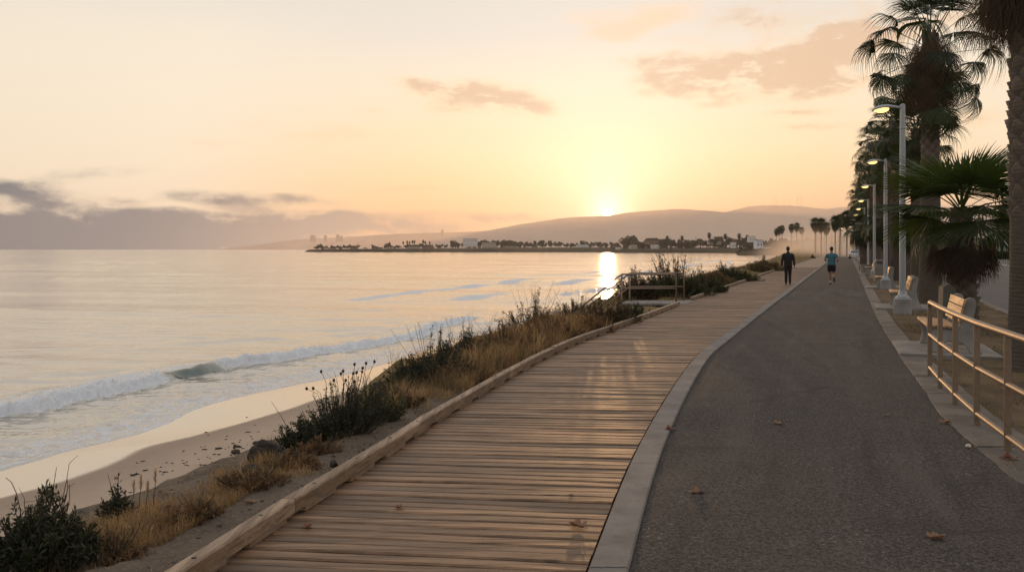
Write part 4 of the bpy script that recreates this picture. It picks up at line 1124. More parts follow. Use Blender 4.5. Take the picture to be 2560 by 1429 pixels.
for i in range(13):
    a = i * 2.4; V, Fq = frond(rg, .55, .88, 36, R(rg.uniform(42, 66)), .1, wid=.8, join=.55)
    V = rotX(V, rg.uniform(-.15, .15)); tip = V[:, 0] > .551; vb = V[tip].copy(); vb[:, 0] -= .55; vb = rotX(vb, rg.uniform(-.3, .3)); vb = rotY(vb, R(58 + rg.uniform(-8, 8))); vb[:, 0] += .55; V[tip] = vb
    V = rotY(V, R(30 + rg.uniform(-10, 10))); V[:, 0] += .10; V = rotZ(V, a); V[:, 2] += 2.18 - .25 * rg.random()
    b.add(V, Fq, rg.uniform(0, .6))
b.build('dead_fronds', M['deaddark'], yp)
farp = palm('tall thin palm of the cluster of three above the bluff, leftmost', (0, 0, 0), 8.2, .17, .13, None, 60, .8, 1.35, 17, 1.1, 505, skn=30, nz=12, ns=10, e_lo=-66, head=1.0, droop=.55, group='cluster of three palms on the bluff', skw=dict(pet=.3))
# far palms across the mist
GF = 'hazy palms beyond the end of the path'
for (x, D, yt, rz) in ((1941, 545, 571, .3), (1948, 552, 566, 1.2), (1955, 548, 563, 2.2)):
    z = plain_z(at(x, D).x, D) - .2; sc = (zat(yt, D) - z) / 9.6
    if x == 1941:
        farp.location = (at(x, D).x, D, z); farp.scale = (sc * .85, sc * .85, sc * 1.03); continue
    dup(farp, (at(x, D).x, D, z), rz, 'tall thin palm of the cluster of three above the bluff, ' + ('middle one' if x == 1948 else 'tallest, right one'), 'cluster of three palms on the bluff', (sc * .85, sc * .85, sc * 1.03))
for (x, D, yt, lab) in ((1979, 300, 560, 'leftmost palm of the dark clump right of the three thin palms'), (1992, 310, 557, 'round crowned palm in the dark clump above the walker'), (2004, 330, 568, 'low palm at the right end of the dark clump'),
                        (2038, 235, 545, 'left palm of the large pair above the runner'), (2053, 228, 546, 'right palm of the large pair above the runner'), (2066, 240, 556, 'small palm leaning out right of the large pair'),
                        (2088, 205, 540, 'palm standing alone left of the misty lamp'), (2101, 215, 536, 'palm close right of the misty lamp'), (2117, 190, 527, 'tall palm where the path fades out')):
    z = 2.5 if D >= 300 else .2
    hgt = zat(yt, D) - z; sc = hgt / 9.6
    dup(farp, (at(x, D).x, D, z), random.uniform(0, 6), lab, GF, (sc * .88, sc * .88, sc * 1.04))
# small palms on the headland
for (x, yt, D) in ((974, 604, 1190), (1008, 603, 1195), (1018, 601, 1200), (1024, 602, 1195), (1031, 600, 1190), (1036, 600, 1190), (1058, 599, 1190), (1063, 602, 1190), (1074, 603, 1190), (1668, 588, 1030), (1773, 580, 1040), (1848, 582, 1040), (1868, 586, 1030), (1813, 583, 1040), (1705, 588, 1040)):
    z = plain_z(at(x, D).x, D) - .2; sc = (zat(yt, D) - z) / 9.6
    dup(farp, (at(x, D).x, D, z), random.uniform(0, 6), 'tiny palm sticking up above the headland trees' if x < 1100 else 'tiny palm above the far shore right of the sun', 'tiny palms of the headland' if x < 1100 else 'tiny palms of the shore right of the sun', (sc * .8, sc * .8, sc))

# ------------------------------------------------------------------ street lamps
def make_lamp(label):
    lp = thing('street_lamp', label, 'street lamp')
    b = MB(); b.lathe([(.225, -.15), (.225, .375), (.20, .40), (.16, .402)], seg=32); b.build('concrete_base', M['conc'], lp, 'auto')
    b = MB(); b.lathe([(.165, .40), (.165, .44), (.155, .455), (.125, .475), (.10, .52), (.088, .58), (.083, .62)], seg=28); b.build('base_flange', M['pole'], lp, 'auto')
    for i in range(4):
        a = i * math.pi / 2 + .6; bb = MB(); bb.lathe([(.012, 0), (.012, .03)], (.137 * math.cos(a), .137 * math.sin(a), .45), 6); bb.build('bolt', M['bolt'], lp)
    b = MB(); b.tube([(0, 0, .55), (0, 0, 2.4), (0, 0, 4.85), (0, 0, 4.86), (0, 0, 4.9), (0, 0, 4.91), (0, 0, 5.5)], [.080, .075, .068, .078, .078, .068, .064], 20); b.tube([(0, 0, 5.5), (0, 0, 5.52)], [.064, .03], 20)
    b.tube([(0, 0, 1.9), (0, 0, 1.94)], [.082, .082], 20)
    b.build('pole', M['pole'], lp, 'auto')
    # cobra head reaching along -X
    st = [(.0, 5.40, .045, .045), (-.12, 5.42, .05, .05), (-.24, 5.44, .075, .055), (-.36, 5.445, .12, .07), (-.50, 5.43, .165, .085), (-.62, 5.41, .165, .08), (-.71, 5.385, .12, .05), (-.76, 5.365, .04, .02)]
    V = []; Fq = []; n = 16
    for (x, z, w, hh) in st:
        for j in range(n):
            a = 2 * math.pi * j / n; zz = math.sin(a)
            V.append((x, w * math.cos(a), z + (hh * zz if zz > 0 else hh * .38 * zz)))
    for i in range(len(st) - 1):
        for j in range(n): k = (j + 1) % n; Fq.append((i * n + j, (i + 1) * n + j, (i + 1) * n + k, i * n + k))
    Fq.append(tuple(range(n))); Fq.append(tuple(reversed(range((len(st) - 1) * n, len(st) * n))))
    b = MB(); b.add(V, Fq); hd = b.build('lamp_head', M['pole'], lp, True)
    bm = bmesh.new(); bmesh.ops.create_uvsphere(bm, u_segments=20, v_segments=10, radius=1)
    for v in bm.verts: v.co = Vector((-.53 + v.co.x * .20, v.co.y * .145, 5.405 + min(v.co.z, .1) * .105))
    me = bpy.data.meshes.new('lens'); bm.to_mesh(me); bm.free(); me.materials.append(M['lens'])
    o = bpy.data.objects.new('lens', me); COL.objects.link(o); o.parent = hd
    return lp
LA = 'street lamps in a row along the path'
ords = ['front', 'second', 'third', 'fourth', 'fifth', 'sixth', 'seventh', 'eighth', 'ninth']
LPX = [(2256.5, 22.5), (2214, 36.2), (2186, 50.5), (2170.5, 65.5), (2161, 79), (2152, 93), (2146, 108), (2140, 124), (2133, 142)]
LPX = [(at(x, Y).x, Y) for x, Y in LPX]
lamp0 = None
desc = ['nearest lit street lamp, grey, standing by the second bench', 'second lit street lamp from the front, beside the third bench', 'third lit street lamp from the front, next to the square bin', 'fourth lit street lamp from the front',
        'fifth lit street lamp from the front', 'sixth lit street lamp from the front', 'seventh lit street lamp from the front', 'eighth lit street lamp from the front', 'last small lamp of the lit row, in the mist']
for i, (x, Y) in enumerate(LPX):
    if lamp0 is None:
        lamp0 = make_lamp(desc[0]); lamp0['group'] = LA; lamp0.location = (x, Y, -.02); lamp0.rotation_euler.z = R(-12)
    else: dup(lamp0, (x, Y, -.02), R(-12), desc[i], LA)
for (x, yt, Y, rz, lab) in ((2098, 571, 150, 180, 'lone misty lamp on the left side of the path end'), (2007, 587, 260, 0, 'leftmost glowing lamp in the mist above the walker'), (2042, 585, 250, 0, 'small glowing lamp left of the runner in the mist'), (2061, 584, 255, 0, 'small glowing lamp above the runner, left'),
                    (2079, 581, 270, 0, 'small glowing lamp above the runner, right'), (2104, 580, 230, 0, 'small glowing lamp right of the lone misty lamp'), (2119, 578, 225, 0, 'small glowing lamp under the last palms')):
    sc = (zat(yt, Y)) / 5.4
    dup(lamp0, (at(x, Y).x, Y, 0), R(rz), lab, 'lamps glowing in the mist', sc)

# ------------------------------------------------------------------ benches
def make_bench(label):
    bn = thing('park_bench', label, 'bench')
    prof = [(.00, 0), (.035, .10), (.05, .20), (.03, .30), (-.02, .385), (-.02, .405), (.43, .375), (.465, .50), (.50, .68), (.525, .80), (.55, .855), (.60, .875), (.655, .862), (.685, .82), (.68, .75), (.655, .60), (.64, .45), (.655, .30), (.70, .15), (.77, 0),
            (.60, 0), (.55, .10), (.47, .175), (.36, .20), (.27, .175), (.20, .09), (.165, 0)]
    for yy in (0.0, 1.42):
        o = MB(); o.prism(prof, yy - .05, yy + .05)
        s = o.build('leg', M['conc'], bn)
        bm = bmesh.new(); bm.from_mesh(s.data); bmesh.ops.bevel(bm, geom=[e for e in bm.edges if abs(e.calc_face_angle(0)) > .9], offset=.010, segments=2, affect='EDGES'); bm.to_mesh(s.data); bm.free()
    for i in range(3):
        b = MB(); x0 = -.025 + i * .148
        sl = -.06
        b.box((x0, -.11, .408 + sl * (x0)), (x0 + .136, 1.53, .446 + sl * (x0)), None, .008, random.random()); b.build('seat_slat', M['slat'], bn)
    for i in range(3):
        b = MB(); Mx = Matrix.Translation((.452 + i * .030, 0, .475 + i * .128)) @ Matrix.Rotation(R(13), 4, 'Y')
        b.box((-.036, -.11, 0), (0, 1.53, .117), Mx, .008, random.random()); b.build('back_slat', M['slat'], bn)
    return bn
def pathrot(Y): return -math.atan2(float(E_in(Y * 1.03) - E_in(Y * .97)), Y * .06)
BG = 'benches along the path'
BN = [(2319, 13.55, 'nearest bench, pale wood slats on concrete ends, behind the steel railing'), (2229, 23.9, 'second bench from the front, right behind the nearest lamp'), (2192, 36.6, 'third bench from the front, behind the second lamp'),
      (2164, 56.0, 'fourth bench, low and grey, in front of the square bin'), (2150, 82, 'fifth bench from the front, beyond the dark planters'), (2144, 100, 'sixth tiny bench farther along the edging'), (2138.5, 122, 'last bench visible before the mist')]
bench0 = None
sb = None
for i, (x, Y, lab) in enumerate(BN):
    rz = -.36 if i == 0 else -.38
    X = at(x, Y).x
    if i == 0: bench0 = make_bench(lab); bench0['group'] = BG; bench0.location = (X, Y, .045); bench0.rotation_euler.z = rz
    else: dup(bench0, (X, Y, .045), rz, lab, BG)
    slab_lab = ['concrete slab under the nearest bench', 'concrete slab under the second bench', 'concrete slab under the third bench', 'concrete slab under the fourth bench', 'concrete slab under the fifth bench', 'concrete slab under the sixth bench', 'concrete slab under the last bench'][i]
    if sb is None:
        b = MB(); b.box((-.42, -.30, -.25), (1.02, 1.72, .045), None, .012); sb = b.build('bench_slab', M['slab'])
        sb.location = (X, Y, 0); sb.rotation_euler.z = rz; tag(sb, slab_lab, 'slab', 'slabs under the benches')
    else: dup(sb, (X, Y, 0), rz, slab_lab, 'slabs under the benches')

# ------------------------------------------------------------------ steel railing in front
RP = [wp(2324.5, 939), wp(2350.5, 971), wp(2388, 1011), wp(2442, 1063), wp(2519, 1125)]
d_ = (RP[4] - RP[3])
RP += [RP[4] + d_ * 1.0, RP[4] + d_ * 2.0, RP[4] + d_ * 3.0]
rl = thing('steel_railing', 'weathered steel pipe railing with three rails at the right front of the path', 'railing', RP[0])
def loc_(p, z=0): return (p.x - RP[0].x, p.y - RP[0].y, z)
top = [loc_(RP[0], 0), ]
for i, p in enumerate(RP):
    b = MB()
    if i == 0:
        c0 = Vector(loc_(p, 0)); dirn = (RP[1] - RP[0]).normalized()
        b.tube([c0 + Vector((0, 0, -.1)), c0 + Vector((0, 0, .90)), c0 + Vector((0, 0, .94)) + dirn * .008, c0 + Vector((0, 0, .965)) + dirn * .028, c0 + Vector((0, 0, .975)) + dirn * .06], .030, 16)
    else: b.tube([loc_(p, -.1), loc_(p, .955)], .029, 16)
    b.build('post', M['galv'], rl, 'auto')
pts = [Vector(loc_(RP[0], .975)) + (RP[1] - RP[0]).normalized() * .05] + [Vector(loc_(p, .975)) for p in RP[1:]]
b = MB(); b.tube(pts, .031, 16); b.build('top_rail', M['galv'], rl, 'auto')
for zz, nm in ((.55, 'middle_rail'), (.115, 'bottom_rail')):
    b = MB(); b.tube([loc_(p, zz) for p in RP], .026, 16); b.build(nm, M['galv'], rl, 'auto')

# ------------------------------------------------------------------ beach stairs with hand rails
Cc, Dd = Vector((5.07, 26.35, 0)), Vector((5.56, 27.6, 0)); Aa, Bb = Vector((3.38, 26.3, 0)), Vector((3.80, 27.55, 0))
stt = thing('beach_stairs', 'wooden landing and stairs down to the beach with grey pipe hand rails', 'stairs', Cc)
def sl(p, z=0): return Vector((p.x - Cc.x, p.y - Cc.y, z))
b = MB()
ld = [sl(Vector((5.32, 26.0, 0))), sl(Vector((5.92, 27.75, 0))), sl(Bb) + Vector((-.05, .12, 0)), sl(Aa) + Vector((-.05, -.12, 0))]
V = [tuple(v) for v in ld] ; V = [(x, y, .012) for x, y, z in V] + [(x, y, -.05) for x, y, z in V]
b.add(V, [(0, 1, 2, 3), (7, 6, 5, 4), (0, 4, 5, 1), (1, 5, 6, 2), (2, 6, 7, 3), (3, 7, 4, 0)], .6); b.build('landing', M['slab'], stt)
dn = Vector((-1.0, -.05, -.80)); L2 = 2.6
for (p, q) in ((Aa, Cc), (Bb, Dd)):
    H_ = .90; b = MB(); ax = (sl(q) - sl(p)).normalized()
    b.tube([sl(q, -.2), sl(q, H_ - .09), sl(q, H_ - .03) - ax * .02, sl(q, H_) - ax * .08, sl(p, H_) + ax * .02, sl(p, H_ - .01), sl(p, H_) + dn * .06, sl(p, H_) + dn * L2], .026, 12); b.build('hand_rail', M['galv'], stt, True)
    b = MB(); b.tube([sl(q, .46), sl(p, .46), sl(p, .46) + dn * .04, sl(p, .46) + dn * L2], .022, 12); b.build('middle_rail', M['galv'], stt, True)
    b = MB(); b.tube([sl(p, -.6), sl(p, H_ - .01)], .026, 12); b.build('post', M['galv'], stt, True)
    e = sl(p) + dn * L2; b = MB(); b.tube([(e.x, e.y, e.z - .4), (e.x, e.y, e.z + H_)], .026, 12); b.build('post', M['galv'], stt, True)
for i in range(11):
    e0 = sl(Aa) + Vector((-1.0, -.05, 0)) * (.24 * i + .1); e1 = sl(Bb) + Vector((-1.0, -.05, 0)) * (.24 * i + .1); z = -.19 * (i + 1)
    b = MB(); V = [(e0.x, e0.y, z), (e1.x, e1.y, z), (e1.x - .27, e1.y - .012, z), (e0.x - .27, e0.y - .012, z)]; V += [(x, y, zz - .045) for x, y, zz in V]
    b.add(V, [(0, 1, 2, 3), (7, 6, 5, 4), (0, 4, 5, 1), (1, 5, 6, 2), (2, 6, 7, 3), (3, 7, 4, 0)], .4); b.build('step', M['beam'], stt)

# ------------------------------------------------------------------ bins, planters, marker
def bin_(label, loc, rz, w, d, h):
    bn = thing('litter_bin', label, 'litter bin', loc, rz)
    b = MB(); b.box((-w / 2, -d / 2, -.05), (w / 2, d / 2, h * .80), None, .02); b.build('body', M['bin'], bn, 'auto')
    b = MB(); b.prism([(-w / 2 - .02, h * .80), (w / 2 + .02, h * .80), (w / 2 + .02, h * .84), (w * .3, h), (-w * .3, h), (-w / 2 - .02, h * .84)], -d / 2 - .02, d / 2 + .02); b.build('lid', M['bin'], bn)
    b = MB(); b.box((-w * .28, -d / 2 - .028, h * .82), (w * .28, -d / 2 - .022, h * .9)); b.build('opening', M['darkbin'], bn)
    return bn
bin_('square concrete litter bin with sloped lid between second and third lamp', at(2198, 46, -.03), -.3, .50, .5, 1.15)
def planter(label, loc, rz, w, d, h, mt='darkbin'):
    pt = thing('planter', label, 'planter', loc, rz)
    b = MB(); b.prism([(-w / 2 * .88, -.05), (w / 2 * .88, -.05), (w / 2, h - .06), (w / 2 + .02, h - .06), (w / 2 + .02, h), (-w / 2 - .02, h), (-w / 2 - .02, h - .06), (-w / 2, h - .06)], -d / 2, d / 2); b.build('box', M[mt], pt)
    b = MB(); b.box((-w / 2 + .05, -d / 2 + .05, h), (w / 2 - .05, d / 2 - .05, h + .015)); b.build('soil', M['under'], pt)
    return pt
planter('low wide grey planter box left of the square bin', at(2166, 60, -.03), -.35, .82, .8, .62, 'bin')
planter('small dark planter box behind the low wide one', at(2158, 74, -.03), -.35, .5, .5, .8)
planter('dark tapered pot by the road kerb behind the palm trunks', at(2273, 62, -.03), -.35, .42, .42, .55)
ub_ = thing('utility_box', 'grey green utility box with slanted top beside the young palm trunk', 'utility box', at(2366, 17.2, -.03), -.2)
b = MB(); b.prism([(-.13, -.05), (.13, -.05), (.13, .92), (.02, 1.02), (-.10, .95)], -.16, .16); b.build('body', simple('utility_green', (.075, .075, .058), .7), ub_)
b = MB(); b.box((-.10, -.166, .1), (.10, -.1605, .82)); b.build('door', simple('utility_door', (.085, .085, .066), .7), ub_)
# ------------------------------------------------------------------ plants on the bank
def blades(name, P, Hh, wid, mt, rg, lean=.5, parent=None, dirb=None, rnd=None):
    n = len(P); a = rg.uniform(0, 6.283, n); ln = Hh * lean * rg.uniform(.1, 1.1, n)
    la = rg.uniform(0, 6.283, n) if dirb is None else rg.normal(dirb, .9, n)
    sx, sy_ = np.cos(a) * wid, np.sin(a) * wid
    lx, ly = np.cos(la) * ln, np.sin(la) * ln
    V = np.zeros((n, 5, 3))
    w = wid if np.ndim(wid) else np.full(n, wid)
    V[:, 0] = P; V[:, 1] = P
    V[:, 0, 0] -= sx; V[:, 0, 1] -= sy_; V[:, 1, 0] += sx; V[:, 1, 1] += sy_
    m = P + np.stack([lx * .35, ly * .35, Hh * .6], 1)
    V[:, 2] = m; V[:, 3] = m
    V[:, 2, 0] -= sx * .7; V[:, 2, 1] -= sy_ * .7; V[:, 3, 0] += sx * .7; V[:, 3, 1] += sy_ * .7
    V[:, 4] = P + np.stack([lx, ly, Hh * (1 - .25 * lean)], 1)
    V = V.reshape(-1, 3); o = np.arange(n) * 5
    T = np.concatenate([np.stack([o, o + 1, o + 3], 1), np.stack([o, o + 3, o + 2], 1), np.stack([o + 2, o + 3, o + 4], 1)])
    rr = rg.rand(n) if rnd is None else rnd
    return mesh(name, V, T, mt, parent, smooth=False, attrs={'rnd': np.repeat(rr, 5)})

def shrub(label, loc, rx, ry, hgt, seed, leafmat='shrub', nst=70, leaf=.035, spiky=.5, twigs=14, heads=0, group='shrubs on the bank', wind=0.0, cat='shrub', nl=46):
    rg = np.random.RandomState(seed)
    sh = thing('shrub', label, cat, loc, 0, group)
    sm = MB(); LV = []; LR = []
    for i in range(nst):
        a = rg.uniform(0, 6.283); r = rg.rand() ** .55
        lob = .72 + .38 * math.sin(a * 2.3 + seed) * math.sin(a * 1.1 + seed * .7)
        tip = np.array([math.cos(a) * r * rx * (.8 + .45 * rg.rand()), math.sin(a) * r * ry * (.8 + .45 * rg.rand()), hgt * (1 - .62 * r ** 1.6) * lob * rg.uniform(.50, 1.02 + spiky * .30)])
        tip[0] += wind * tip[2]
        b0 = np.array([math.cos(a) * r * rx * .45, math.sin(a) * r * ry * .45, -.06])
        mid = b0 * .45 + tip * .55 + rg.normal(0, .05, 3) * hgt
        q = np.linspace(0, 1, 6)[:, None]
        pts = (1 - q) ** 2 * b0 + 2 * q * (1 - q) * mid + q ** 2 * tip
        sm.tube(pts.tolist(), [.006 * (hgt + .5) * (1.1 - f) + .0012 for f in np.linspace(0, 1, 6)], 4, False)
        k = max(8, int(nl * rg.uniform(.7, 1.2)))
        f = rg.uniform(.10, 1.0, k) ** .8
        P = (1 - f[:, None]) ** 2 * b0 + 2 * f[:, None] * (1 - f[:, None]) * mid + f[:, None] ** 2 * tip
        ax = (tip - mid); ax /= np.linalg.norm(ax) + 1e-6
        d_ = rg.normal(0, 1, (k, 3)) + ax * 1.1 * (.4 + spiky); d_ /= np.linalg.norm(d_, axis=1)[:, None]
        P = P + rg.normal(0, leaf * .32, (k, 3))
        sd_ = np.cross(d_, rg.normal(0, 1, (k, 3))); sd_ /= np.linalg.norm(sd_, axis=1)[:, None]
        s = leaf * rg.uniform(.6, 1.3, k)[:, None]
        LV.append(np.stack([P, P + d_ * s * .8 + sd_ * s * .22, P + d_ * s * 1.7, P + d_ * s * .8 - sd_ * s * .22], 1).reshape(-1, 3)); LR.append(np.repeat(rg.rand(k) * .6 + rg.rand() * .4, 4))
    for i in range(twigs):
        a = rg.uniform(0, 6.283); r = rg.uniform(.3, 1.0)
        b0 = np.array([math.cos(a) * r * rx * .5, math.sin(a) * r * ry * .5, hgt * .4]); tip = np.array([math.cos(a) * r * rx * 1.1, math.sin(a) * r * ry * 1.1, hgt * rg.uniform(.92, 1.22)])
        mid = (b0 + tip) / 2 + rg.normal(0, .11, 3) * hgt
        q = np.linspace(0, 1, 5)[:, None]; pts = (1 - q) ** 2 * b0 + 2 * q * (1 - q) * mid + q ** 2 * tip
        sm.tube(pts.tolist(), [.0035, .003, .0026, .002, .0015], 4, False)
        for j in range(rg.randint(0, 3)):
            p = pts[rg.randint(2, 5)]; e = p + rg.normal(0, .08, 3) * hgt + np.array([0, 0, .07 * hgt]); sm.tube([p.tolist(), e.tolist()], [.002, .001], 3, False)
    V = np.concatenate(LV); mesh('foliage', V, np.arange(len(V)).reshape(-1, 4), M[leafmat], sh, smooth=False, attrs={'rnd': np.concatenate(LR)})
    sm.build('stem', M['twig'], sh)
    if heads:
        hb = MB(); rr = random.Random(seed)
        for i in range(heads):
            a = rr.uniform(0, 6.283); r = rr.uniform(.4, 1.05)
            p0 = (math.cos(a) * r * rx * .6, math.sin(a) * r * ry * .6, hgt * .5); p1 = (math.cos(a) * r * rx + rr.uniform(-.06, .06), math.sin(a) * r * ry, hgt * rr.uniform(.85, 1.22))
            hb.tube([p0, ((p0[0] + p1[0]) / 2 + .02, (p0[1] + p1[1]) / 2, (p0[2] + p1[2]) / 2 + .05), p1], [.003, .0025, .002], 4, False)
            hb.ball(p1, (.015, .015, .019), 1, rr.random(), .3, rr)
        hb.build('seed_stalk', M['twig'], sh)
    return sh
def pxs(x, y): return bank_px(x, y)
def S_(label, x, y, wpx, hpx, seed, **kw):
    p = pxs(x, y); sc = p.y / F
    kw.setdefault('ry_', .8)
    ry = kw.pop('ry_') * wpx * sc / 2
    return shrub(label, p, wpx * sc / 2, ry, hpx * sc, seed, **kw)
S_('dark spiky shrub with bare twigs filling the lower left corner', 95, 1420, 290, 215, 601, nst=170, leaf=.026, twigs=9, nl=80)
S_('tiny dark leafy shrub between the corner shrub and the straw grass', 292, 1290, 80, 95, 602, nst=26, leaf=.022, twigs=1)
S_('dark dense shrub with round seed heads left of the timber kerb', 850, 1088, 240, 150, 603, nst=160, leaf=0.020, twigs=3, heads=16, nl=58)
S_('dark upright shrub joined to the seed head shrub on its right', 930, 1052, 170, 105, 604, nst=90, leaf=0.020, twigs=1, leafmat='shrubgreen', nl=72)
S_('small dark shrub low on the sand edge left of the grey mound', 750, 1122, 140, 100, 605, nst=70, leaf=0.019, twigs=2, nl=72)
S_('dark sprawling shrub with bare branches halfway along the bank', 1080, 965, 215, 150, 606, nst=150, leaf=0.026, twigs=9, spiky=.35, nl=72)
S_('low black shrub hanging over the bank edge beside the sprawling one', 1010, 965, 110, 75, 607, nst=80, leaf=0.024, twigs=1, nl=72)
S_('dark shrub with thin stalks behind the golden grass', 1160, 905, 170, 110, 608, nst=90, leaf=0.027, twigs=8, spiky=.35, nl=72)
S_('dark spiky shrub left below the stair rails', 1335, 845, 180, 120, 609, nst=130, leaf=0.031, twigs=14, spiky=.35, nl=72)
S_('dark shrub nearest to the foot of the hand rails', 1440, 818, 140, 95, 610, nst=100, leaf=0.034, twigs=6, leafmat='shrubred', nl=72)
S_('reddish green shrub in front of the stair landing', 1515, 815, 170, 78, 611, nst=150, leaf=0.034, twigs=1, leafmat='shrubred', nl=72)
S_('dark green shrub against the kerb below the landing', 1580, 800, 110, 50, 612, nst=110, leaf=0.034, twigs=1, leafmat='shrubgreen', nl=72)
S_('low mound of dead brown scrub on the bank right of the straw grass', 640, 1215, 190, 60, 631, nst=100, leaf=0.015, twigs=4, leafmat='deadscrub', spiky=.2, nl=72)
S_('brown dead scrub under the seed head shrub', 800, 1130, 120, 40, 632, nst=50, leaf=.024, twigs=6, leafmat='deadscrub', spiky=.2)
S_('brown dead scrub between the sprawling shrub and the kerb', 1160, 955, 170, 75, 633, nst=110, leaf=0.020, twigs=5, leafmat='deadscrub', spiky=.4, nl=72)
S_('brown dry bush in the golden grass halfway to the stairs', 1265, 882, 200, 95, 634, nst=130, leaf=0.024, twigs=6, leafmat='deadscrub', spiky=.6, nl=72)
S_('tall dry brown bush right of the golden grass', 1395, 852, 170, 95, 635, nst=120, leaf=0.027, twigs=6, leafmat='deadscrub', spiky=.7, nl=72)
S_('brown bush at the kerb below the stair landing', 1480, 838, 130, 72, 636, nst=110, leaf=0.031, twigs=3, leafmat='deadscrub', spiky=.6, nl=72)
S_('flat brown scrub at the right side of the corner shrub', 290, 1400, 180, 75, 637, nst=80, leaf=.02, twigs=14, leafmat='deadscrub', spiky=.4)
S_('low rusty scrub mound between the dark boulder and the seed head shrub', 735, 1170, 130, 50, 641, nst=80, leaf=.022, twigs=6, leafmat='deadscrub', spiky=.3)
S_('dark low shrub beside the dry grass left of the sprawling shrub', 985, 1015, 150, 66, 642, nst=90, leaf=.026, twigs=5, leafmat='shrubred', spiky=.3)
S_('rusty brown low scrub in the middle of the near straw grass', 480, 1292, 150, 52, 643, nst=80, leaf=.02, twigs=6, leafmat='deadscrub', spiky=.3)
# the big ones behind the stairs
def S2(label, x, Y, wpx, hpx, seed, **kw):
    X = at(x, Y).x; sc = Y / F; z = bank_z(X, Y)
    return shrub(label, (X, Y, z - .05), wpx * sc / 2, wpx * sc * .36, hpx * sc, seed, **kw)
S2('large dark green shrub with tall seed stalks behind the stair railing', 1690, 31, 200, 128, 613, nst=351, leaf=0.050, twigs=4, heads=24, leafmat='shrubgreen', nl=60)
S2('broad reddish shrub left part of the thicket behind the railing', 1600, 31, 150, 84, 614, nst=229, leaf=0.050, twigs=4, leafmat='shrubred', nl=72)
S2('low dark shrub between the thicket and the far timber kerb', 1762, 33, 125, 72, 615, nst=202, leaf=0.050, twigs=1, leafmat='shrubgreen', nl=72)
S2('rounded dark green shrub on the bank just before the walker', 1835, 45, 135, 64, 616, nst=324, leaf=0.065, twigs=0, leafmat='shrubgreen', spiky=.3, nl=72)
S2('pale brownish low shrub left foot of the rounded shrub', 1795, 42, 95, 42, 617, nst=148, leaf=0.065, twigs=1, leafmat='strawdark', nl=72)
S2('low grassy shrub farther along just left of the walker', 1918, 66, 105, 36, 618, nst=202, leaf=0.092, twigs=0, leafmat='strawdark', spiky=.6, nl=72)
S2('small dark tuft on top of the low grassy shrub', 1922, 70, 40, 26, 619, nst=40, leaf=0.082, twigs=0, leafmat='shrubgreen', spiky=.35, nl=72)
pc = at(2032, 150); 
S2('small cone shaped dark shrub standing alone beside the far boardwalk', 2032, 150, 11, 13, 620, nst=60, leaf=0.082, twigs=0, leafmat='shrubgreen', spiky=.35, nl=72)

# dry grass: nobody could count the blades
def scatter_bank(n, dens, rg, y0, y1, off0, off1):
    Y = np.exp(rg.uniform(math.log(y0), math.log(y1), n)); L = L_in(Y) - .14; pw = perp(Y, L_in)
    fr = rg.uniform(0, 1, n)
    bo = np.interp(Y, Yg, brow_off / PW)
    off = (off0 + (off1 - off0) * fr) * bo
    X = L - off * pw
    return X, Y, off
rg = np.random.RandomState(21)
def bank_zv(X, Y): return np.array([bank_z(x, y) for x, y in zip(X, Y)])
def grass_patch(nm, x, y, wpx, dpx, n, hmin, hmax, mt, seed, wid=.0022, lean=.6, clump=0.0, dirb=None):
    """tufts around the bank point seen at pixel (x, y); size in pixels there"""
    rg = np.random.RandomState(seed); p = pxs(x, y); sc = p.y / F; dY = p.y ** 2 / K
    nc = max(4, n // 28); cx = p.x + rg.normal(0, 1, nc) * wpx * sc * .42; cyy = p.y + rg.normal(0, 1, nc) * dpx * dY * .42
    k = rg.randint(0, nc, n); hs = rg.uniform(.35, 1.45, nc)
    X = cx[k] + rg.normal(0, .028 * (1 + p.y * .05), n); Y = cyy[k] + rg.normal(0, .034 * (1 + p.y * .05), n)
    ok = X < L_in(np.clip(Y, 2.1, 500)) - .24 - np.interp(Y, [3, 9, 14, 18], [.50, .36, .15, .02]) * (.45 + 1.1 * vnoise(X * 1.3, Y * 1.3, 3))
    X, Y, k = X[ok], Y[ok], k[ok]
    Z = bank_zv(X, Y) - .01
    Hh = rg.uniform(hmin, hmax, len(X)) * hs[k]
    return (np.stack([X, Y, Z], 1), Hh, lean, np.clip(rg.rand(len(X)) * .45 + rg.rand(nc)[k] ** 1.5 * .6, 0, 1), wid)
def grass_obj(name, patches, mt, seed):
    rg = np.random.RandomState(seed)
    P = np.concatenate([q[0] for q in patches]); Hh = np.concatenate([q[1] for q in patches]); rn = np.concatenate([q[3] for q in patches]); wd = np.concatenate([np.full(len(q[0]), q[4]) for q in patches])
    le = patches[0][2]
    o = blades(name, P, Hh, wd, mt, rg, le, rnd=rn); o['kind'] = 'stuff'; return o
g = []
g.append(grass_patch('g', 470, 1300, 480, 60, 15000, .035, .13, None, 1, .0016, 1.0))
g.append(grass_patch('g', 300, 1345, 260, 60, 6500, .03, .12, None, 2, .0016, 1.0))
g.append(grass_patch('g', 620, 1232, 220, 50, 7500, .03, .10, None, 3, .0016))
g.append(grass_patch('g', 720, 1190, 220, 50, 2500, .02, .06, None, 4, .0016))
g.append(grass_patch('g', 1060, 990, 240, 40, 4500, .03, .12, None, 5, .002))
g.append(grass_patch('g', 990, 1010, 70, 30, 1500, .12, .30, None, 6, .002))
g.append(grass_patch('g', 650, 1180, 120, 40, 1800, .05, .16, None, 7, .0018))
g.append(grass_patch('g', 1240, 905, 210, 50, 8000, .12, .42, None, 8, .0032, .55))
g.append(grass_patch('g', 1370, 855, 190, 40, 9000, .18, .55, None, 9, .0038, .55))
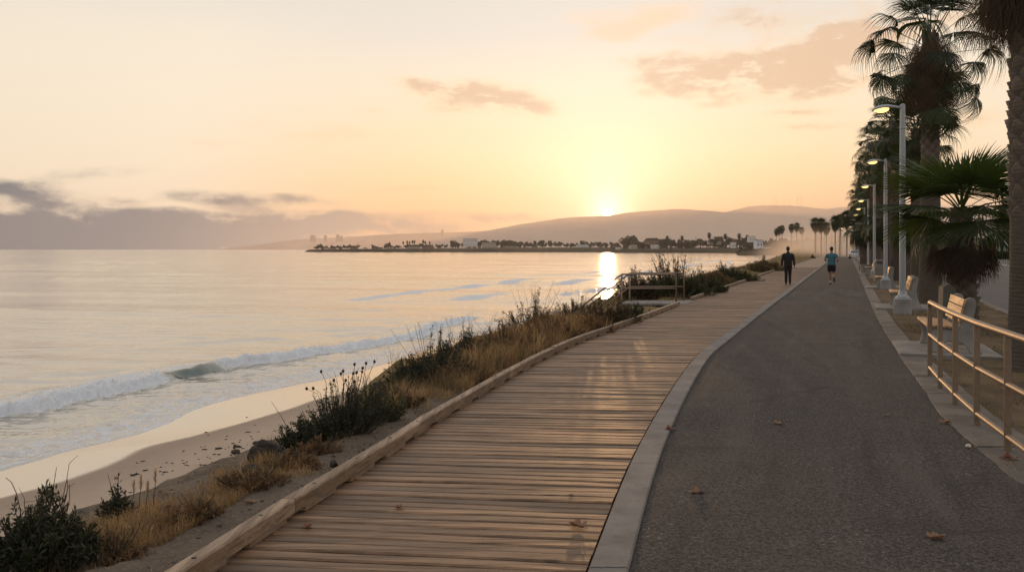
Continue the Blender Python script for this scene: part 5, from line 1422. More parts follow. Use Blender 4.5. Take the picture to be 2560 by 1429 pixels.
g.append(grass_patch('g', 1470, 835, 120, 30, 4000, .15, .42, None, 10, .004))
g.append(grass_patch('g', 1180, 950, 160, 30, 4000, .06, .25, None, 11, .0026))
g.append(grass_patch('g', 860, 1130, 300, 70, 1500, .015, .05, None, 12, .0016))
grass_obj('dry_grass', g, M['straw'], 5)
g = []
g.append(grass_patch('g', 200, 1400, 300, 60, 2500, .05, .16, None, 31, .0016, .8))
g.append(grass_patch('g', 1110, 960, 200, 60, 2500, .10, .40, None, 32, .0026, .6))
g.append(grass_patch('g', 1300, 880, 320, 60, 4000, .12, .45, None, 33, .0032, .6))
g.append(grass_patch('g', 1560, 815, 160, 30, 3000, .15, .35, None, 34, .004))
g.append(grass_patch('g', 920, 1060, 220, 40, 2500, .04, .14, None, 35, .002))
rg = np.random.RandomState(77)
n = 30000
X, Y, off = scatter_bank(n, 1, rg, 26, 210, .05, 1.25)
ok = X < L_in(Y) - .25; X, Y = X[ok], Y[ok]
g.append((np.stack([X, Y, bank_zv(X, Y) - .02], 1), rg.uniform(.10, .42, len(X)) * (.5 + vnoise(X * .8, Y * .5, 5)), .6, rg.rand(len(X)), .0045))
gd = grass_obj('dull_grass', g, M['strawdark'], 6)
# verge: short dry turf
rg = np.random.RandomState(99)
n = 34000
Y = np.exp(rg.uniform(math.log(6), math.log(70), n)); f = rg.rand(n)
X = (E_in(Y) + .42) * (1 - f) + (rk(Y) - .05) * f
ok = (vnoise(X * .9, Y * .9, 15) + .3 * vnoise(X * 3, Y * 3, 16)) > .52
X, Y = X[ok], Y[ok]
o = blades('verge_grass', np.stack([X, Y, np.full(len(X), -.04)], 1), rg.uniform(.02, .07, len(X)), .0024 * np.clip(Y / 10, .7, 3), M['strawdark'], rg, .9); o['kind'] = 'stuff'
# crumbs and straw along the ragged asphalt edge
rg = np.random.RandomState(98); n = 1600
Y = np.exp(rg.uniform(math.log(6.5), math.log(22), n)); X = E_in(Y) + rg.normal(.0, .07, n)
ok = vnoise(Y * 1.1, Y * 0, 18) > .5; X, Y = X[ok], Y[ok]
o = blades('edge_straw', np.stack([X, Y, np.full(len(X), .0)], 1), rg.uniform(.006, .022, len(X)), .002, M['straw'], rg, 2.5); o['kind'] = 'stuff'
rg = np.random.RandomState(55); n = 5200
X, Y, off = scatter_bank(n, 1, rg, 4.2, 14, .03, 1.1)
o = blades('straw_litter', np.stack([X, Y, bank_zv(X, Y) + .004], 1), rg.uniform(.004, .016, n), .0016, M['straw'], rg, 6.0); o['kind'] = 'stuff'
X, Y, off = scatter_bank(420, 1, rg, 4.2, 12, .03, 1.1)
kb_ = MB(); rr = random.Random(3)
for x, y in zip(X, Y):
    s_ = rr.uniform(.004, .014) * (2 if rr.random() < .06 else 1); kb_.ball((x, y, bank_z(x, y) + s_ * .3), (s_ * 1.3, s_, s_ * .7), 1, 0, .5, rr)
o = kb_.build('soil_crumbs', M['bank'], None, True); o['kind'] = 'stuff'
# plumed stalks at the front
def plume(label, x, y, hpx, seed):
    p = pxs(x, y); sc = p.y / F; hh = hpx * sc; rgp = random.Random(seed)
    t_ = thing('plumed_grass', label, 'grass plant', p, 0, 'plumed stalks at the front of the bank')
    b = MB(); b.tube([(0, 0, -.03), (.01, 0, hh * .5), (.02, .01, hh * .8)], [.003, .0025, .002], 4, False); b.build('stem', M['straw'], t_)
    b = MB()
    for i in range(70):
        f = rgp.random(); a = rgp.uniform(0, 6.28); r = .012 * (1 - f * .5); z = hh * (.72 + .3 * f)
        p0 = Vector((.02 + r * .3 * math.cos(a), r * .3 * math.sin(a), z)); p1 = p0 + Vector((r * 1.6 * math.cos(a), r * 1.6 * math.sin(a), .035))
        s_ = Vector((-math.sin(a), math.cos(a), 0)) * .0016; b.add([p0 - s_, p0 + s_, p1], [(0, 1, 2)], rgp.random())
    b.build('plume', M['straw'], t_)
plume('pale plumed grass stalk standing highest over the straw grass', 381, 1290, 112, 1); plume('bushy plumed stalk left of the highest one', 345, 1295, 100, 2); plume('short plumed stalk at the left of the plumed pair', 327, 1298, 90, 3); plume('thin plumed stalk leaning right beside the highest one', 362, 1292, 82, 4)

# rocks and the grey mound's boulders
def rock(label, x, y, wpx, hpx, seed, dz=0.0, mt='rock', onsand=False):
    p = pxs(x, y) if not onsand else None
    if onsand:
        p = wp(x, y, -2.2); p.z = sand_z(p.x, p.y)
    sc = p.y / F; rr = random.Random(seed)
    b = MB(); w = wpx * sc / 2; hh = hpx * sc
    bm = bmesh.new(); bmesh.ops.create_icosphere(bm, subdivisions=4, radius=1)
    pl = [(Vector((rr.gauss(0, 1), rr.gauss(0, 1), rr.gauss(0, 1))).normalized(), rr.uniform(.5, .85)) for _ in range(13)]
    for v in bm.verts:
        for nrm, dd in pl:
            e = v.co.dot(nrm) - dd
            if e > 0: v.co -= nrm * e * .9
        v.co += v.co * (.05 * math.sin(v.co.x * 9 + seed) * math.sin(v.co.y * 8) + .03 * math.sin(v.co.z * 15))
        v.co = Vector((v.co.x * w, v.co.y * w * .9, v.co.z * hh * .75))
    me = bpy.data.meshes.new('rock'); bm.to_mesh(me); bm.free(); me.materials.append(M[mt])
    for pp in me.polygons: pp.use_smooth = False
    o = bpy.data.objects.new('rock', me); COL.objects.link(o); o.location = (p.x, p.y, p.z + hh * .25 + dz)
    return tag(o, label, 'rock', 'rocks on the bank edge')
rock('dark jagged boulder under dry grass at the sand edge', 672, 1158, 100, 62, 1); rock('small dark rock at the foot of the jagged boulder', 632, 1186, 62, 26, 2)
rock('dark rock on the bank edge below the sprawling shrub', 958, 975, 60, 26, 3); rock('large rounded dark rock buried under the sprawling shrub', 1045, 955, 110, 60, 4); rock('small stone lying on the grey mound', 835, 1165, 26, 20, 5)
rock('small brown rock left in the straw grass', 490, 1270, 40, 30, 6)
# the smooth grey mound of packed soil by the kerb
pm = pxs(905, 1085); 
# kelp scraps and footprints on the dry sand
kb_ = MB(); rr = random.Random(12)
for i in range(80):
    x = rr.gauss(560, 110); y = 1180 - (x - 330) * .30 + rr.gauss(0, 32)
    if not (330 < x < 730): continue
    p = wp(x, y, -2.2)
    if p.y > 25: continue
    try: z = sand_z(p.x, p.y)
    except Exception: continue
    s_ = rr.uniform(.008, .026) * (1.7 if rr.random() < .1 else 1); a = rr.gauss(.5, .5)
    kb_.ball((p.x, p.y, z + .006), (s_ * 1.7, s_ * .7, .008 + s_ * .15), 1, 0, .8, rr)
o = kb_.build('dried_kelp', M['kelp'], None, True); o['kind'] = 'stuff'
for i, (x, y, w, h_, lab) in enumerate([(652, 1100, 34, 8, 'largest dark clump of kelp on the sand left of the seed head shrub'), (548, 1112, 10, 5, 'small dark kelp ball alone on the smooth sand'), (592, 1110, 14, 5, 'small kelp clump right of the lone ball'), (590, 1124, 20, 7, 'ragged kelp clump below the small one'), (335, 1172, 14, 4, 'flat kelp scrap farthest left on the dry sand')]):
    p = wp(x, y, -2.2); p.z = sand_z(p.x, p.y); sc = p.y / F; b = MB(); rr = random.Random(i)
    for j in range(9): b.ball((rr.gauss(0, w * sc * .3), rr.gauss(0, w * sc * .3), h_ * sc * .2), (w * sc * .3, w * sc * .22, h_ * sc * .7), 1, 0, .9, rr)
    o = b.build('kelp_clump', M['kelp'], None, True, p); tag(o, lab, 'kelp', 'kelp clumps on the beach')

# fallen leaves, scraps
def leaf(label, p, size, seed, mt='brownleaf', curl=.5, rz=0.0, name='fallen_leaf'):
    curl *= .75; rr = random.Random(seed); n = 40; V = [(0, 0, 0)]; Fq = []
    rings = 4
    for r in range(1, rings + 1):
        for i in range(n):
            a = 2 * math.pi * i / n
            lobe = .62 + .38 * abs(math.cos(a * 2.5)) ** 1.6 + .05 * math.sin(a * 9 + seed)
            if abs(a - math.pi) < .22: lobe = .55
            q = size * lobe * r / rings
            x, y = math.cos(a) * q, math.sin(a) * q * .82
            z = curl * (abs(y) ** 1.5 / size ** .5 * 1.1 + .35 * size * (x / size) ** 2 * (1 if seed % 2 else .4)) + .10 * size * math.sin(a * 3 + seed) * (r / rings)
            V.append((x, y, z))
    for i in range(n): Fq.append((0, 1 + i, 1 + (i + 1) % n))
    for r in range(rings - 1):
        for i in range(n): Fq.append((1 + r * n + i, 1 + (r + 1) * n + i, 1 + (r + 1) * n + (i + 1) % n, 1 + r * n + (i + 1) % n))
    zmin = min(v[2] for v in V)
    V = [(x, y, z - zmin + .003) for x, y, z in V]
    rn = [min(1, .2 + .8 * (math.hypot(x, y) / size) * rr.random() + .2) for x, y, z in V]
    lf = thing(name, label, 'leaf', p, rz, 'fallen leaves on the path')
    mesh('blade', V, Fq, M[mt], lf, attrs={'rnd': rn})
    b = MB(); b.tube([(-size * .1, 0, .004 - zmin * .5), (-size * .8, .01, .006), (-size * 1.25, .02, .012)], [.0022, .002, .0016], 5); b.build('stalk', M['twig'], lf)
    return lf
leaf('reddish brown leaf near the kerb beam on the boardwalk', wp(768, 1318), .035, 1, 'redleaf', .9, 1.2); leaf('small tan curled leaf on the planks right of the reddish one', wp(1000, 1270), .034, 2, 'brownleaf', 1.0, .2)
leaf('largest brown curled leaf on the planks by the concrete strip', wp(1444, 1316), .062, 3, 'brownleaf', .9, 2.6); leaf('brown leaf on the asphalt just right of the concrete strip', wp(1742, 1233), .062, 4, 'brownleaf', .8, .3)
leaf('dark brown leaf lying across the concrete strip edge', wp(1675, 1074, .012), .062, 5, 'redleaf', .7, 2.9); leaf('tan leaf on the asphalt farthest from the camera in the middle', wp(1946, 1058), .06, 6, 'brownleaf', .8, .9)
leaf('tan leaf at the lower right of the asphalt', wp(2340, 1345), .058, 7, 'brownleaf', .8, .15); leaf('tan leaf on the asphalt close to the railing', wp(2361, 1057), .058, 8, 'brownleaf', .7, 3.4)
leaf('tiny pale leaf left of the leaf close to the railing', wp(2217, 1038), .035, 9, 'brownleaf', .6, 1); leaf('dark dry leaf on the concrete edging under the railing', wp(2525, 1145, .006), .075, 10, 'redleaf', .6, .2)
leaf('tiny tan leaf on the asphalt left of the middle one', wp(1791, 1070), .022, 11, 'brownleaf', .6, 1); leaf('tiny brown leaf on the planks near the concrete strip', wp(1430, 1238), .02, 12, 'redleaf', .6, 1)
leaf('curled brown leaf on the soil in the lower left corner', pxs(178, 1392), .05, 13, 'brownleaf', .9, 1.2); leaf('grey curled bark piece on the soil by the timber kerb', pxs(627, 1256), .05, 14, 'brownleaf', .5, .2); leaf('brown leaf on the soil below the straw grass', pxs(345, 1315), .03, 15, 'redleaf', .7, 2)
for i, (x, y, lab) in enumerate([(1880, 930 + 130, 'a')][:0]): pass
p = wp(2421, 1118); b = MB(); b.ball((0, 0, .014), (.026, .02, .018), 2, 0, .12); tag(b.build('pebble', M['paper'], None, True, p), 'pale rounded pebble on the asphalt near the railing', 'pebble')
p = pxs(455, 1282); b = MB(); b.ball((0, 0, .01), (.035, .018, .014), 2, 0, .5); b.ball((.04, .005, .006), (.03, .012, .008), 2, 0, .5); tag(b.build('pale_scrap', M['paper'], None, True, p), 'pale torn scrap lying under the straw grass', 'litter')
p = pxs(1204, 936); b = MB(); b.prism([(-.10, 0), (.10, 0), (.11, .025), (.02, .04), (-.09, .02)], -.04, .04); tag(b.build('paper_litter', M['white'], None, False, p), 'white crumpled paper in the grass behind the timber kerb', 'litter')
p = pxs(170, 1418); b = MB(); b.tube([(-.06, -.03, .01), (0, .01, .025), (.06, .03, .02), (.09, .07, .012)], [.004, .005, .004, .002], 6); tag(b.build('stick', M['straw'], None, True, p), 'pale bent stick on the soil in the lower left corner', 'stick')
# ------------------------------------------------------------------ people
def cap_sdf_mesh(name, parts, voxel, mt, parent, smooth_it=3, cut=None):
    """continuous surface through overlapping tapered limbs, merged into one skin"""
    b = MB()
    for prt in parts:
        if prt[0] == 'l':
            _, pts, rad = prt
            pts = [Vector(p) for p in pts]
            # elliptical sections: rad = (across, depth) or a number
            n = 14; V = []; Fq = []
            rr = [(r, r) if np.isscalar(r) else r for r in rad]
            ext = [pts[0] - (pts[1] - pts[0]).normalized() * rr[0][1] * .5] + pts + [pts[-1] + (pts[-1] - pts[-2]).normalized() * rr[-1][1] * .5]
            er = [(rr[0][0] * .55, rr[0][1] * .55)] + rr + [(rr[-1][0] * .55, rr[-1][1] * .55)]
            for i, p in enumerate(ext):
                tg = (ext[min(i + 1, len(ext) - 1)] - ext[max(i - 1, 0)]).normalized()
                a = Vector((1, 0, 0)) - tg * tg.x
                if a.length < .2: a = Vector((0, 1, 0)) - tg * tg.y
                a.normalize(); c = tg.cross(a).normalized()
                for j in range(n):
                    an = 2 * math.pi * j / n; V.append(p + a * math.cos(an) * er[i][0] + c * math.sin(an) * er[i][1])
            for i in range(len(ext) - 1):
                for j in range(n): k = (j + 1) % n; Fq.append((i * n + j, i * n + k, (i + 1) * n + k, (i + 1) * n + j))
            Fq.append(tuple(reversed(range(n)))); Fq.append(tuple((len(ext) - 1) * n + j for j in range(n)))
            b.add(V, Fq)
        else:
            _, c, r = prt; b.ball(c, r, 3)
    me = bpy.data.meshes.new('tmp'); me.from_pydata(np.concatenate(b.V).tolist(), [], b.F); me.update()
    o = bpy.data.objects.new('tmp', me); COL.objects.link(o)
    m = o.modifiers.new('r', 'REMESH'); m.mode = 'VOXEL'; m.voxel_size = voxel
    s = o.modifiers.new('s', 'SMOOTH'); s.factor = .5; s.iterations = smooth_it
    dg = bpy.context.evaluated_depsgraph_get(); ev = o.evaluated_get(dg)
    m2 = bpy.data.meshes.new_from_object(ev)
    bpy.data.objects.remove(o); bpy.data.meshes.remove(me)
    m2.name = name; m2.materials.clear(); m2.materials.append(mt)
    for p in m2.polygons: p.use_smooth = True
    o2 = bpy.data.objects.new(name, m2); COL.objects.link(o2); o2.parent = parent
    return o2
skin = simple('skin', (.22, .125, .085), .55, 0, .1, 30); cloth_k = simple('black_cloth', (.012, .012, .014), .9, 0, .3, 25, .3, 40); trousers = simple('black_trousers', (.010, .010, .011), .9, 0, .3, 25, .3, 40)
teal = simple('teal_cloth', (.045, .135, .175), .9, 0, .2, 14, .4, 22, dist=.02); shorts_m = simple('black_shorts', (.010, .011, .013), .85, 0, .3, 20); hairm = simple('dark_hair', (.012, .009, .007), .7); shoe_m = simple('dark_shoe', (.015, .016, .018), .6); sock = simple('white_sock', (.55, .54, .52), .9)
def hand(parts, w, d, curl, side, down=Vector((0, 0, -1))):
    """palm and five fingers from the wrist w along d"""
    d = d.normalized(); ac = d.cross(Vector((1, 0, 0)) if abs(d.x) < .8 else Vector((0, 0, 1))).normalized(); nn = ac.cross(d).normalized()
    pe = w + d * .085
    parts.append(('l', [w, w + d * .04, pe], [(.022, .02), (.03, .04), (.022, .036)]))
    for i, ln in enumerate((.072, .082, .076, .058)):
        base = pe + ac * (-.030 + i * .020) - d * .006
        d2 = (d + nn * curl * side).normalized(); d3 = (d + nn * curl * 2.4 * side).normalized()
        p1 = base + d2 * ln * .5; p2 = p1 + d3 * ln * .5
        parts.append(('l', [base, p1, p2], [.0098, .009, .008]))
    tb = w + d * .03 - ac * .03; t1 = tb + (d * .7 - ac * .55 + nn * .3 * side).normalized() * .038
    parts.append(('l', [tb, t1, t1 + (d + nn * .4 * side).normalized() * .03], [.012, .0105, .009]))
def head(parts, c, tilt=0.0):
    x, y, z = c
    parts.append(('b', (x, y - .005, z + .035), (.076, .094, .088)))
    parts.append(('b', (x, y + .022, z - .035), (.060, .070, .075)))
    parts.append(('b', (x, y + .098, z - .012), (.012, .016, .018)))            # nose
    parts.append(('b', (x, y + .086, z - .052), (.024, .012, .010)))           # mouth
    parts.append(('b', (x, y + .070, z - .085), (.028, .022, .020)))           # chin
    for s in (-1, 1):
        parts.append(('b', (x + s * .079, y - .005, z + .0), (.011, .020, .032)))  # ears
        parts.append(('b', (x + s * .030, y + .082, z + .022), (.017, .012, .012)))
# walker
def walker(loc, rz):
    pr = thing('person', 'person in black jacket and trousers walking away on the boardwalk, arms hanging', 'person', loc, rz)
    hz = 1.665
    sh = 1.45
    b = []
    head(b, (0, .02, hz))
    b.append(('l', [(0, -.005, 1.42), (0, .005, 1.50), (0, .01, 1.60)], [(.072, .068), (.060, .060), (.058, .060)]))
    b.append(('l', [(0, 0, .92), (0, .0, 1.05), (0, -.01, 1.22), (0, -.01, 1.36), (0, -.005, 1.44)], [(.155, .105), (.15, .105), (.165, .115), (.165, .105), (.10, .075)]))
    wr = {}
    for s in (-1, 1):
        e = Vector((s * .265, -.02 + .03 * s, 1.14)); w = Vector((s * .285, .06 * -s + .03, .885))
        b.append(('l', [(s * .14, 0, 1.42), (s * .205, -.005, 1.395), tuple(e), tuple(w)], [.055, .052, .040, .027]))
        hand(b, w, Vector((s * .02, .05, -1)), .35, 1); wr[s] = (e, w)
        kn = Vector((s * .085, .06 * s + .01, .50)); an = Vector((s * .085, -.04 * s - .01, .085 if s > 0 else .085))
        b.append(('l', [(s * .085, 0, .93), tuple(kn), tuple(an)], [.085, .058, .038]))
        b.append(('l', [(s * .085, an.y - .03, .045), (s * .095, an.y + .14, .035)], [.035, .032]))
        wr[('leg', s)] = (kn, an)
    cap_sdf_mesh('body', b, .009, skin, pr)
    # jacket
    j = [('l', [(0, 0, .86), (0, 0, .95), (0, -.005, 1.08), (0, -.01, 1.24), (0, -.012, 1.36), (0, -.005, 1.455)], [(.185, .135), (.19, .138), (.182, .135), (.195, .142), (.195, .130), (.115, .095)]),
         ('l', [(0, -.005, 1.45), (0, 0, 1.525)], [(.085, .08), (.075, .074)])]
    for s in (-1, 1):
        e, w = wr[s]
        j.append(('l', [(s * .12, 0, 1.42), (s * .20, -.005, 1.40), tuple(e), tuple(w + Vector((0, 0, .02)))], [.075, .073, .060, .045]))
    cap_sdf_mesh('jacket', j, .011, cloth_k, pr)
    tr = [('l', [(0, 0, .98), (0, 0, .86)], [(.165, .12), (.172, .125)])]
    for s in (-1, 1):
        kn, an = wr[('leg', s)]
        tr.append(('l', [(s * .09, 0, .92), (s * .09, kn.y * .5, .72), tuple(kn), tuple(an + Vector((0, 0, .01)))], [.105, .092, .074, .060]))
    cap_sdf_mesh('trousers', tr, .011, trousers, pr)
    for s in (-1, 1):
        kn, an = wr[('leg', s)]
        cap_sdf_mesh('shoe', [('l', [(s * .088, an.y - .045, .045), (s * .092, an.y + .05, .045), (s * .10, an.y + .16, .036)], [(.044, .045), (.045, .044), (.043, .034)]), ('l', [(s * .088, an.y - .01, .05), (s * .088, an.y - .01, .10)], [.045, .045])], .009, shoe_m, pr)
    cap_sdf_mesh('hair', [('b', (0, .006, hz + .045), (.083, .098, .088)), ('b', (0, -.03, hz - .01), (.076, .070, .075))], .009, hairm, pr)
    return pr
pw = wp(1970, 711); walker((pw.x, pw.y, .004), R(-15))
def runner(loc, rz):
    pr = thing('person', 'person in teal shirt and black shorts jogging away on the asphalt with one foot lifted', 'person', loc, rz)
    hz = 1.655; b = []
    head(b, (0, .05, hz))
    b.append(('l', [(0, .01, 1.41), (0, .025, 1.50), (0, .035, 1.59)], [(.072, .068), (.060, .060), (.058, .060)]))
    b.append(('l', [(0, 0, .92), (0, .005, 1.05), (0, .01, 1.22), (0, .012, 1.36), (0, .015, 1.43)], [(.15, .105), (.145, .10), (.16, .11), (.165, .105), (.10, .075)]))
    arm = {}
    for s in (-1, 1):
        f = -s * .10
        e = Vector((s * .30, -.10 + f, 1.17)); w = Vector((s * .235, .12 + f, 1.125))
        b.append(('l', [(s * .14, 0.01, 1.41), (s * .20, .005, 1.39), tuple(e)], [.055, .052, .042])); b.append(('l', [tuple(e), tuple((e + w) / 2), tuple(w)], [.042, .040, .028]))
        hand(b, w, (w - e), 1.1, 1); arm[s] = (e, w)
    leg = {-1: (Vector((-.075, .10, .50)), Vector((-.055, .02, .09))), 1: (Vector((.085, .06, .50)), Vector((.085, -.30, .30)))}
    for s in (-1, 1):
        kn, an = leg[s]
        b.append(('l', [(s * .085, 0, .92), (s * .082, kn.y * .55, .70), tuple(kn)], [.090, .080, .058]))
        cal = kn * .62 + an * .38 + Vector((0, -.015, 0))
        b.append(('l', [tuple(kn), tuple(cal), tuple(an)], [.055, .057, .035]))
        if s < 0: b.append(('l', [(-.055, -.02, .045), (-.055, .13, .035)], [.034, .03]))
        else: b.append(('l', [tuple(an + Vector((0, -.035, .02))), tuple(an + Vector((.01, -.04, -.13)))], [.034, .03]))
    cap_sdf_mesh('body', b, .009, skin, pr)
    sh_ = [('l', [(0, 0, .93), (0, 0, 1.0), (0, .005, 1.08), (0, .01, 1.22), (0, .012, 1.36), (0, .015, 1.45)], [(.178, .125), (.175, .122), (.168, .118), (.182, .128), (.188, .122), (.10, .085)])]
    for s in (-1, 1):
        e, w = arm[s]; m = Vector((s * .20, .005, 1.39)) * .38 + e * .62
        sh_.append(('l', [(s * .12, .01, 1.41), (s * .20, .005, 1.395), tuple(m)], [.068, .068, .060]))
    cap_sdf_mesh('shirt', sh_, .011, teal, pr)
    st = [('l', [(0, 0, .99), (0, 0, .86)], [(.168, .118), (.178, .13)])]
    for s in (-1, 1):
        kn, an = leg[s]
        st.append(('l', [(s * .09, 0, .90), (s * .092, kn.y * .45, .74), (s * .09, kn.y * .75, .635)], [.108, .102, .094]))
    cap_sdf_mesh('shorts', st, .011, shorts_m, pr)
    cap_sdf_mesh('sock', [('l', [(-.055, .015, .10), (-.056, .02, .15)], [.043, .041])], .008, sock, pr)
    cap_sdf_mesh('sock', [('l', [(.085, -.30, .31), (.085, -.26, .335)], [.043, .042])], .008, sock, pr)
    cap_sdf_mesh('shoe', [('l', [(-.055, -.045, .045), (-.055, .05, .045), (-.058, .15, .034)], [(.043, .045), (.045, .042), (.042, .032)]), ('l', [(-.055, 0, .05), (-.055, .005, .095)], [.044, .042])], .009, shoe_m, pr)
    cap_sdf_mesh('shoe', [('l', [(.085, -.335, .345), (.088, -.345, .24), (.095, -.345, .145)], [(.043, .045), (.046, .042), (.042, .030)])], .009, shoe_m, pr)
    cap_sdf_mesh('hair', [('b', (0, .032, hz + .048), (.084, .098, .088)), ('b', (0, 0, hz), (.077, .070, .072))], .009, hairm, pr)
    return pr
pr_ = wp(2079, 711); runner((pr_.x, pr_.y, .004), R(-17))

# ------------------------------------------------------------------ vehicles and buildings by the road
def car(label, loc, rz, body, lit=False):
    c = thing('parked_car' if not lit else 'car', label, 'car', loc, rz)
    prof = [(-2.15, .35), (-2.2, .62), (-2.05, .86), (-1.35, .95), (-.75, 1.40), (.75, 1.44), (1.45, .98), (2.1, .88), (2.2, .6), (2.15, .35)]
    b = MB(); b.prism([(x, z) for x, z in prof], -.86, .86); o = b.build('body', M[body], c)
    bm = bmesh.new(); bm.from_mesh(o.data); bmesh.ops.bevel(bm, geom=bm.edges[:], offset=.07, segments=2, affect='EDGES'); bm.to_mesh(o.data); bm.free()
    b = MB()
    for s in (-1, 1): b.prism([(-1.15, .97), (-.68, 1.34), (.66, 1.37), (1.22, .99)], s * .865, s * .872)
    b.build('side_window', M['glass'], c)
    b = MB(); b.add([(1.50, -.62, 1.0), (1.50, .62, 1.0), (.86, .55, 1.40), (.86, -.55, 1.40)], [(0, 1, 2, 3)]); b.build('windscreen', M['glass'], c)
    b = MB(); b.add([(-1.42, -.62, 1.0), (-1.42, .62, 1.0), (-.88, .55, 1.37), (-.88, -.55, 1.37)], [(0, 1, 2, 3)]); b.build('rear_window', M['glass'], c)
    for x in (-1.35, 1.35):
        for s in (-1, 1):
            b = MB(); b.tube([(x, s * .70, .32), (x, s * .89, .32)], .32, 18); w = b.build('wheel', M['tyre'], c, 'auto')
            b = MB(); b.tube([(x, s * .885, .32), (x, s * .898, .32)], .19, 14); b.build('rim', M['pole'], w, 'auto')
    for s in (-1, 1):
        for x, nm in ((-2.17, 'tail_light'), (2.17, 'headlight')):
            b = MB(); b.box((x - .05, s * .68 - .16, .60), (x + .05, s * .68 + .16, .76)); b.build(nm, M['lens'] if lit and x < 0 else M['panel'] if x > 0 else M['redleaf'], c)
    return c
car('small white parked car at the misty end of the path by the lamps', (at(2137, 150).x, 150, 0), R(66), 'carw')
car('car with glowing headlights coming along the far road', (at(2276, 118).x, 118, -.13), R(68), 'card', True)
car('white parked vehicle on the bluff edge left of the walker', (at(1911, 560).x, 560, plain_z(at(1911, 560).x, 560)), R(5), 'carw').scale = (2.0, 2.0, 1.8)

def bld(label, x0, x1, yt, Y, depth, wall, rz=0.0, z0=-.1):
    X0, X1 = at(x0, Y).x, at(x1, Y).x; hh = zat(yt, Y) - z0; w = (X1 - X0) / 2
    t_ = thing('building', label, 'building', ((X0 + X1) / 2, Y + depth / 2, z0), rz)
    b = MB(); b.box((-w, -depth / 2, 0), (w, depth / 2, hh)); b.build('wall', M[wall], t_)
    b = MB(); b.box((-w - .25, -depth / 2 - .25, hh), (w + .25, depth / 2 + .25, hh + .35)); b.build('roof', M['roofm'], t_)
    return t_, w, depth / 2, hh
Yb = 165
t_, w, dd, hh = bld('white street front building with tall blue grey panels right of the young palm', 2478, 2640, 574, Yb, 14, 'stucco')
for i, (x0, x1, mt) in enumerate(((-5.0, -3.1, 'panel'), (-2.2, -.5, 'white'), (-.2, 1.9, 'panel'), (2.6, 3.3, 'roofm'), (3.8, 5.4, 'panel'))):
    b = MB(); b.box((x0, -dd - .08, .3), (x1, -dd - .003, hh * (.92 if mt == 'panel' else .6))); b.build('window' if mt == 'panel' else 'door', M[mt], t_)
bld('low dark annex on the left of the white building', 2455, 2477, 600, 160, 8, 'stucco2')
bld('brown low roofed building behind the palm trunks', 2256, 2330, 583, 240, 16, 'stucco2')
bld('tan building behind the row of palms across the road', 2335, 2440, 570, 230, 14, 'stucco2')
bld('pale shop front at the misty end of the road', 2103, 2114, 606, 300, 10, 'white')
bld('pink grey house between the palms and the misty lamp', 2040, 2075, 604, 420, 12, 'stucco')
def hedge(label, x0, x1, Y, hgt, seed):
    X0, X1 = at(x0, Y).x, at(x1, Y).x; rg = np.random.RandomState(seed); n = 5200
    p = np.stack([rg.uniform(X0, X1, n), Y + rg.uniform(-.9, .9, n) + (rg.uniform(X0, X1, n) - X0) * 0, rg.uniform(-.1, hgt, n)], 1)
    a = rg.normal(0, 1, (n, 3)); a /= np.linalg.norm(a, axis=1)[:, None]; b = np.cross(a, rg.normal(0, 1, (n, 3))); b /= np.linalg.norm(b, axis=1)[:, None]
    s = .16 * rg.uniform(.6, 1.4, n)[:, None]
    V = np.stack([p - a * s, p + b * s * .6, p + a * s, p - b * s * .6], 1).reshape(-1, 3)
    t_ = thing('hedge', label, 'hedge'); mesh('foliage', V, np.arange(n * 4).reshape(n, 4), M['hedge'], t_, smooth=False, attrs={'rnd': np.repeat(rg.rand(n), 4)})
    bb = MB()
    for i in range(14): xx = X0 + (X1 - X0) * (i + .5) / 14; bb.tube([(xx, Y, -.1), (xx + .1, Y, hgt * .7)], [.06, .03], 5)
    bb.build('stem', M['twig'], t_)
hedge('long low dark hedge in front of the white building', 2470, 2640, 150, 1.25, 3)
hedge('dark square cut hedge block left of the white building', 2453, 2484, 154, 3.2, 4)
Yt = 158
for i, (x, lab) in enumerate(((2503, 'thin bare trunked tree in front of the white building'), (2522, 'leaning slim tree close to the scaly palm trunk'))):
    X = at(x, Yt).x; t_ = thing('street_tree', lab, 'tree', (X, Yt, -.1))
    V, Fq, rn = crown_mesh('crown', 2.6, 2.2, 1100, 700 + i, .22); V[:, 2] += 7.4; mesh('crown', V, Fq, M['fartree'], t_, smooth=False, attrs={'rnd': rn})
    b = MB(); b.tube([(0, 0, 0), (.3 - .2 * i, 0, 2.5), (.5 + .4 * i, 0, 5), (.2, 0, 7)], [.22, .18, .14, .06], 7); b.tube([(.3, 0, 2.6), (1.2, .3, 6)], [.12, .05], 5); b.tube([(.4, 0, 3), (-1.1, -.3, 6.3)], [.11, .05], 5); b.build('trunk', M['bark'], t_)
rg_ = random.Random(8)
for i, (x, Y, s) in enumerate(((2268, 225, 1.2), (2300, 235, 1.3), (2345, 220, 1.25), (2385, 225, 1.1), (2430, 215, 1.2), (2210, 260, 1.2), (2180, 280, 1.2), (2150, 300, 1.1), (2232, 250, 1.2))):
    dup(protoT[[0, 1, 2][i % 3]], (at(x, Y).x, Y, -.1), rg_.uniform(0, 6), 'dark tree across the road behind the palm row', 'trees across the road', s)

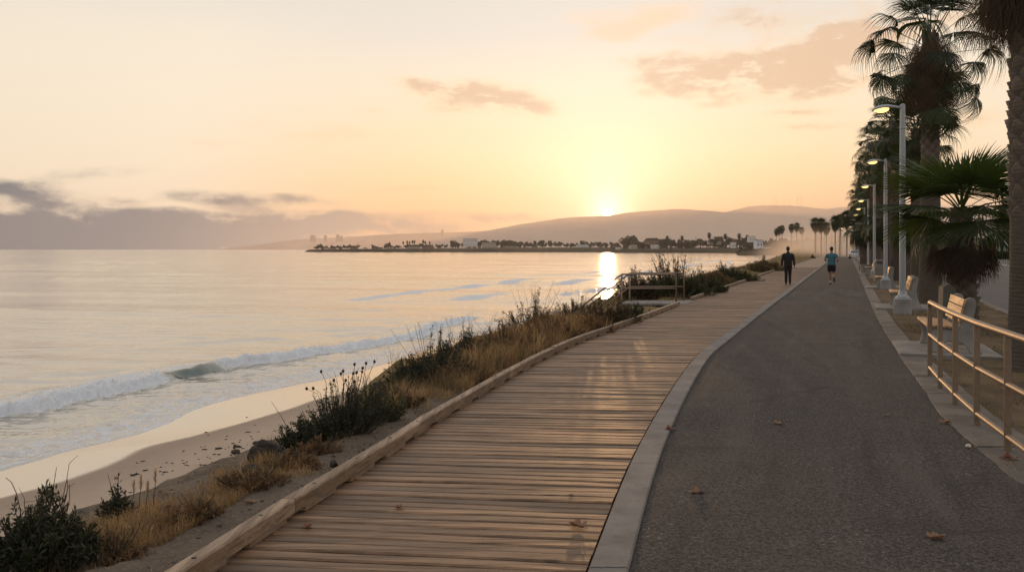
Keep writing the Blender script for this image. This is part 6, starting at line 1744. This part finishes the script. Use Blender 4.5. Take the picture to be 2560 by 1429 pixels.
# ------------------------------------------------------------------ mist over the far path and the haze of the bay
def vol(name, dens, col, aniso):
    m, t = mat(name)
    n = t.n.new('ShaderNodeVolumePrincipled'); n.inputs['Density'].default_value = dens; n.inputs['Color'].default_value = (*col, 1); n.inputs['Anisotropy'].default_value = aniso
    out(t, vol=n.outputs[0]); return m
def ellipsoid(name, c, r, rz, m):
    bm = bmesh.new(); bmesh.ops.create_uvsphere(bm, u_segments=48, v_segments=24, radius=1)
    for v in bm.verts: v.co = Vector((v.co.x * r[0], v.co.y * r[1], v.co.z * r[2]))
    me = bpy.data.meshes.new(name); bm.to_mesh(me); bm.free(); me.materials.append(m)
    for p in me.polygons: p.use_smooth = True
    o = bpy.data.objects.new(name, me); COL.objects.link(o); o.location = c; o.rotation_euler = (0, 0, rz); o['kind'] = 'stuff'; return o
def mistmat(dens, col, aniso):
    m, t = mat('mist_volume')
    g = t.node('ShaderNodeTexCoord', out=3)
    n = t.n.new('ShaderNodeVolumePrincipled'); n.inputs['Color'].default_value = (*col, 1); n.inputs['Anisotropy'].default_value = aniso
    r2 = t.vmath('DOT_PRODUCT', g, g, out=1)
    f = t.math('POWER', t.math('SUBTRACT', 1.0, r2, clamp=True), 1.6)
    no = t.sstep(t.noise(t.scale(g, (2.2, 4.5, 1.6)), 1.0, 3), .25, .75, .45, 1.4)
    t.l.new(t.math('MULTIPLY', t.math('MULTIPLY', f, no), dens), n.inputs['Density'])
    out(t, vol=n.outputs[0]); return m
MISTM = mistmat(.044, (.92, .76, .62), .45)
def mist(c, r, rz):
    o = ellipsoid('mist', c, (1, 1, 1), rz, MISTM); o.scale = r
mist((112, 285, -2), (30, 150, 12.5), R(-21))
def softmist(dens, col, aniso):
    m, t = mat('bay_mist_volume')
    g = t.node('ShaderNodeTexCoord', out=3)
    n = t.n.new('ShaderNodeVolumePrincipled'); n.inputs['Color'].default_value = (*col, 1); n.inputs['Anisotropy'].default_value = aniso
    f = t.math('POWER', t.math('SUBTRACT', 1.0, t.vmath('DOT_PRODUCT', g, g, out=1), clamp=True), 1.4)
    t.l.new(t.math('MULTIPLY', f, dens), n.inputs['Density'])
    out(t, vol=n.outputs[0]); return m
o = ellipsoid('mist', (900, 2450, -25), (1, 1, 1), 0, softmist(.00062, (1.0, .86, .74), .55)); o.scale = (2100, 1640, 290)
bm = bmesh.new(); bmesh.ops.create_cube(bm, size=1)
for v in bm.verts: v.co = Vector((v.co.x * 9000 + 300, v.co.y * 6400 + 2300, -9 + (v.co.z + .5) * 290))
me = bpy.data.meshes.new('haze'); bm.to_mesh(me); bm.free(); me.materials.append(vol('haze_volume', .00007, (.86, .74, .66), .5))
o = bpy.data.objects.new('haze', me); COL.objects.link(o); o['kind'] = 'stuff'
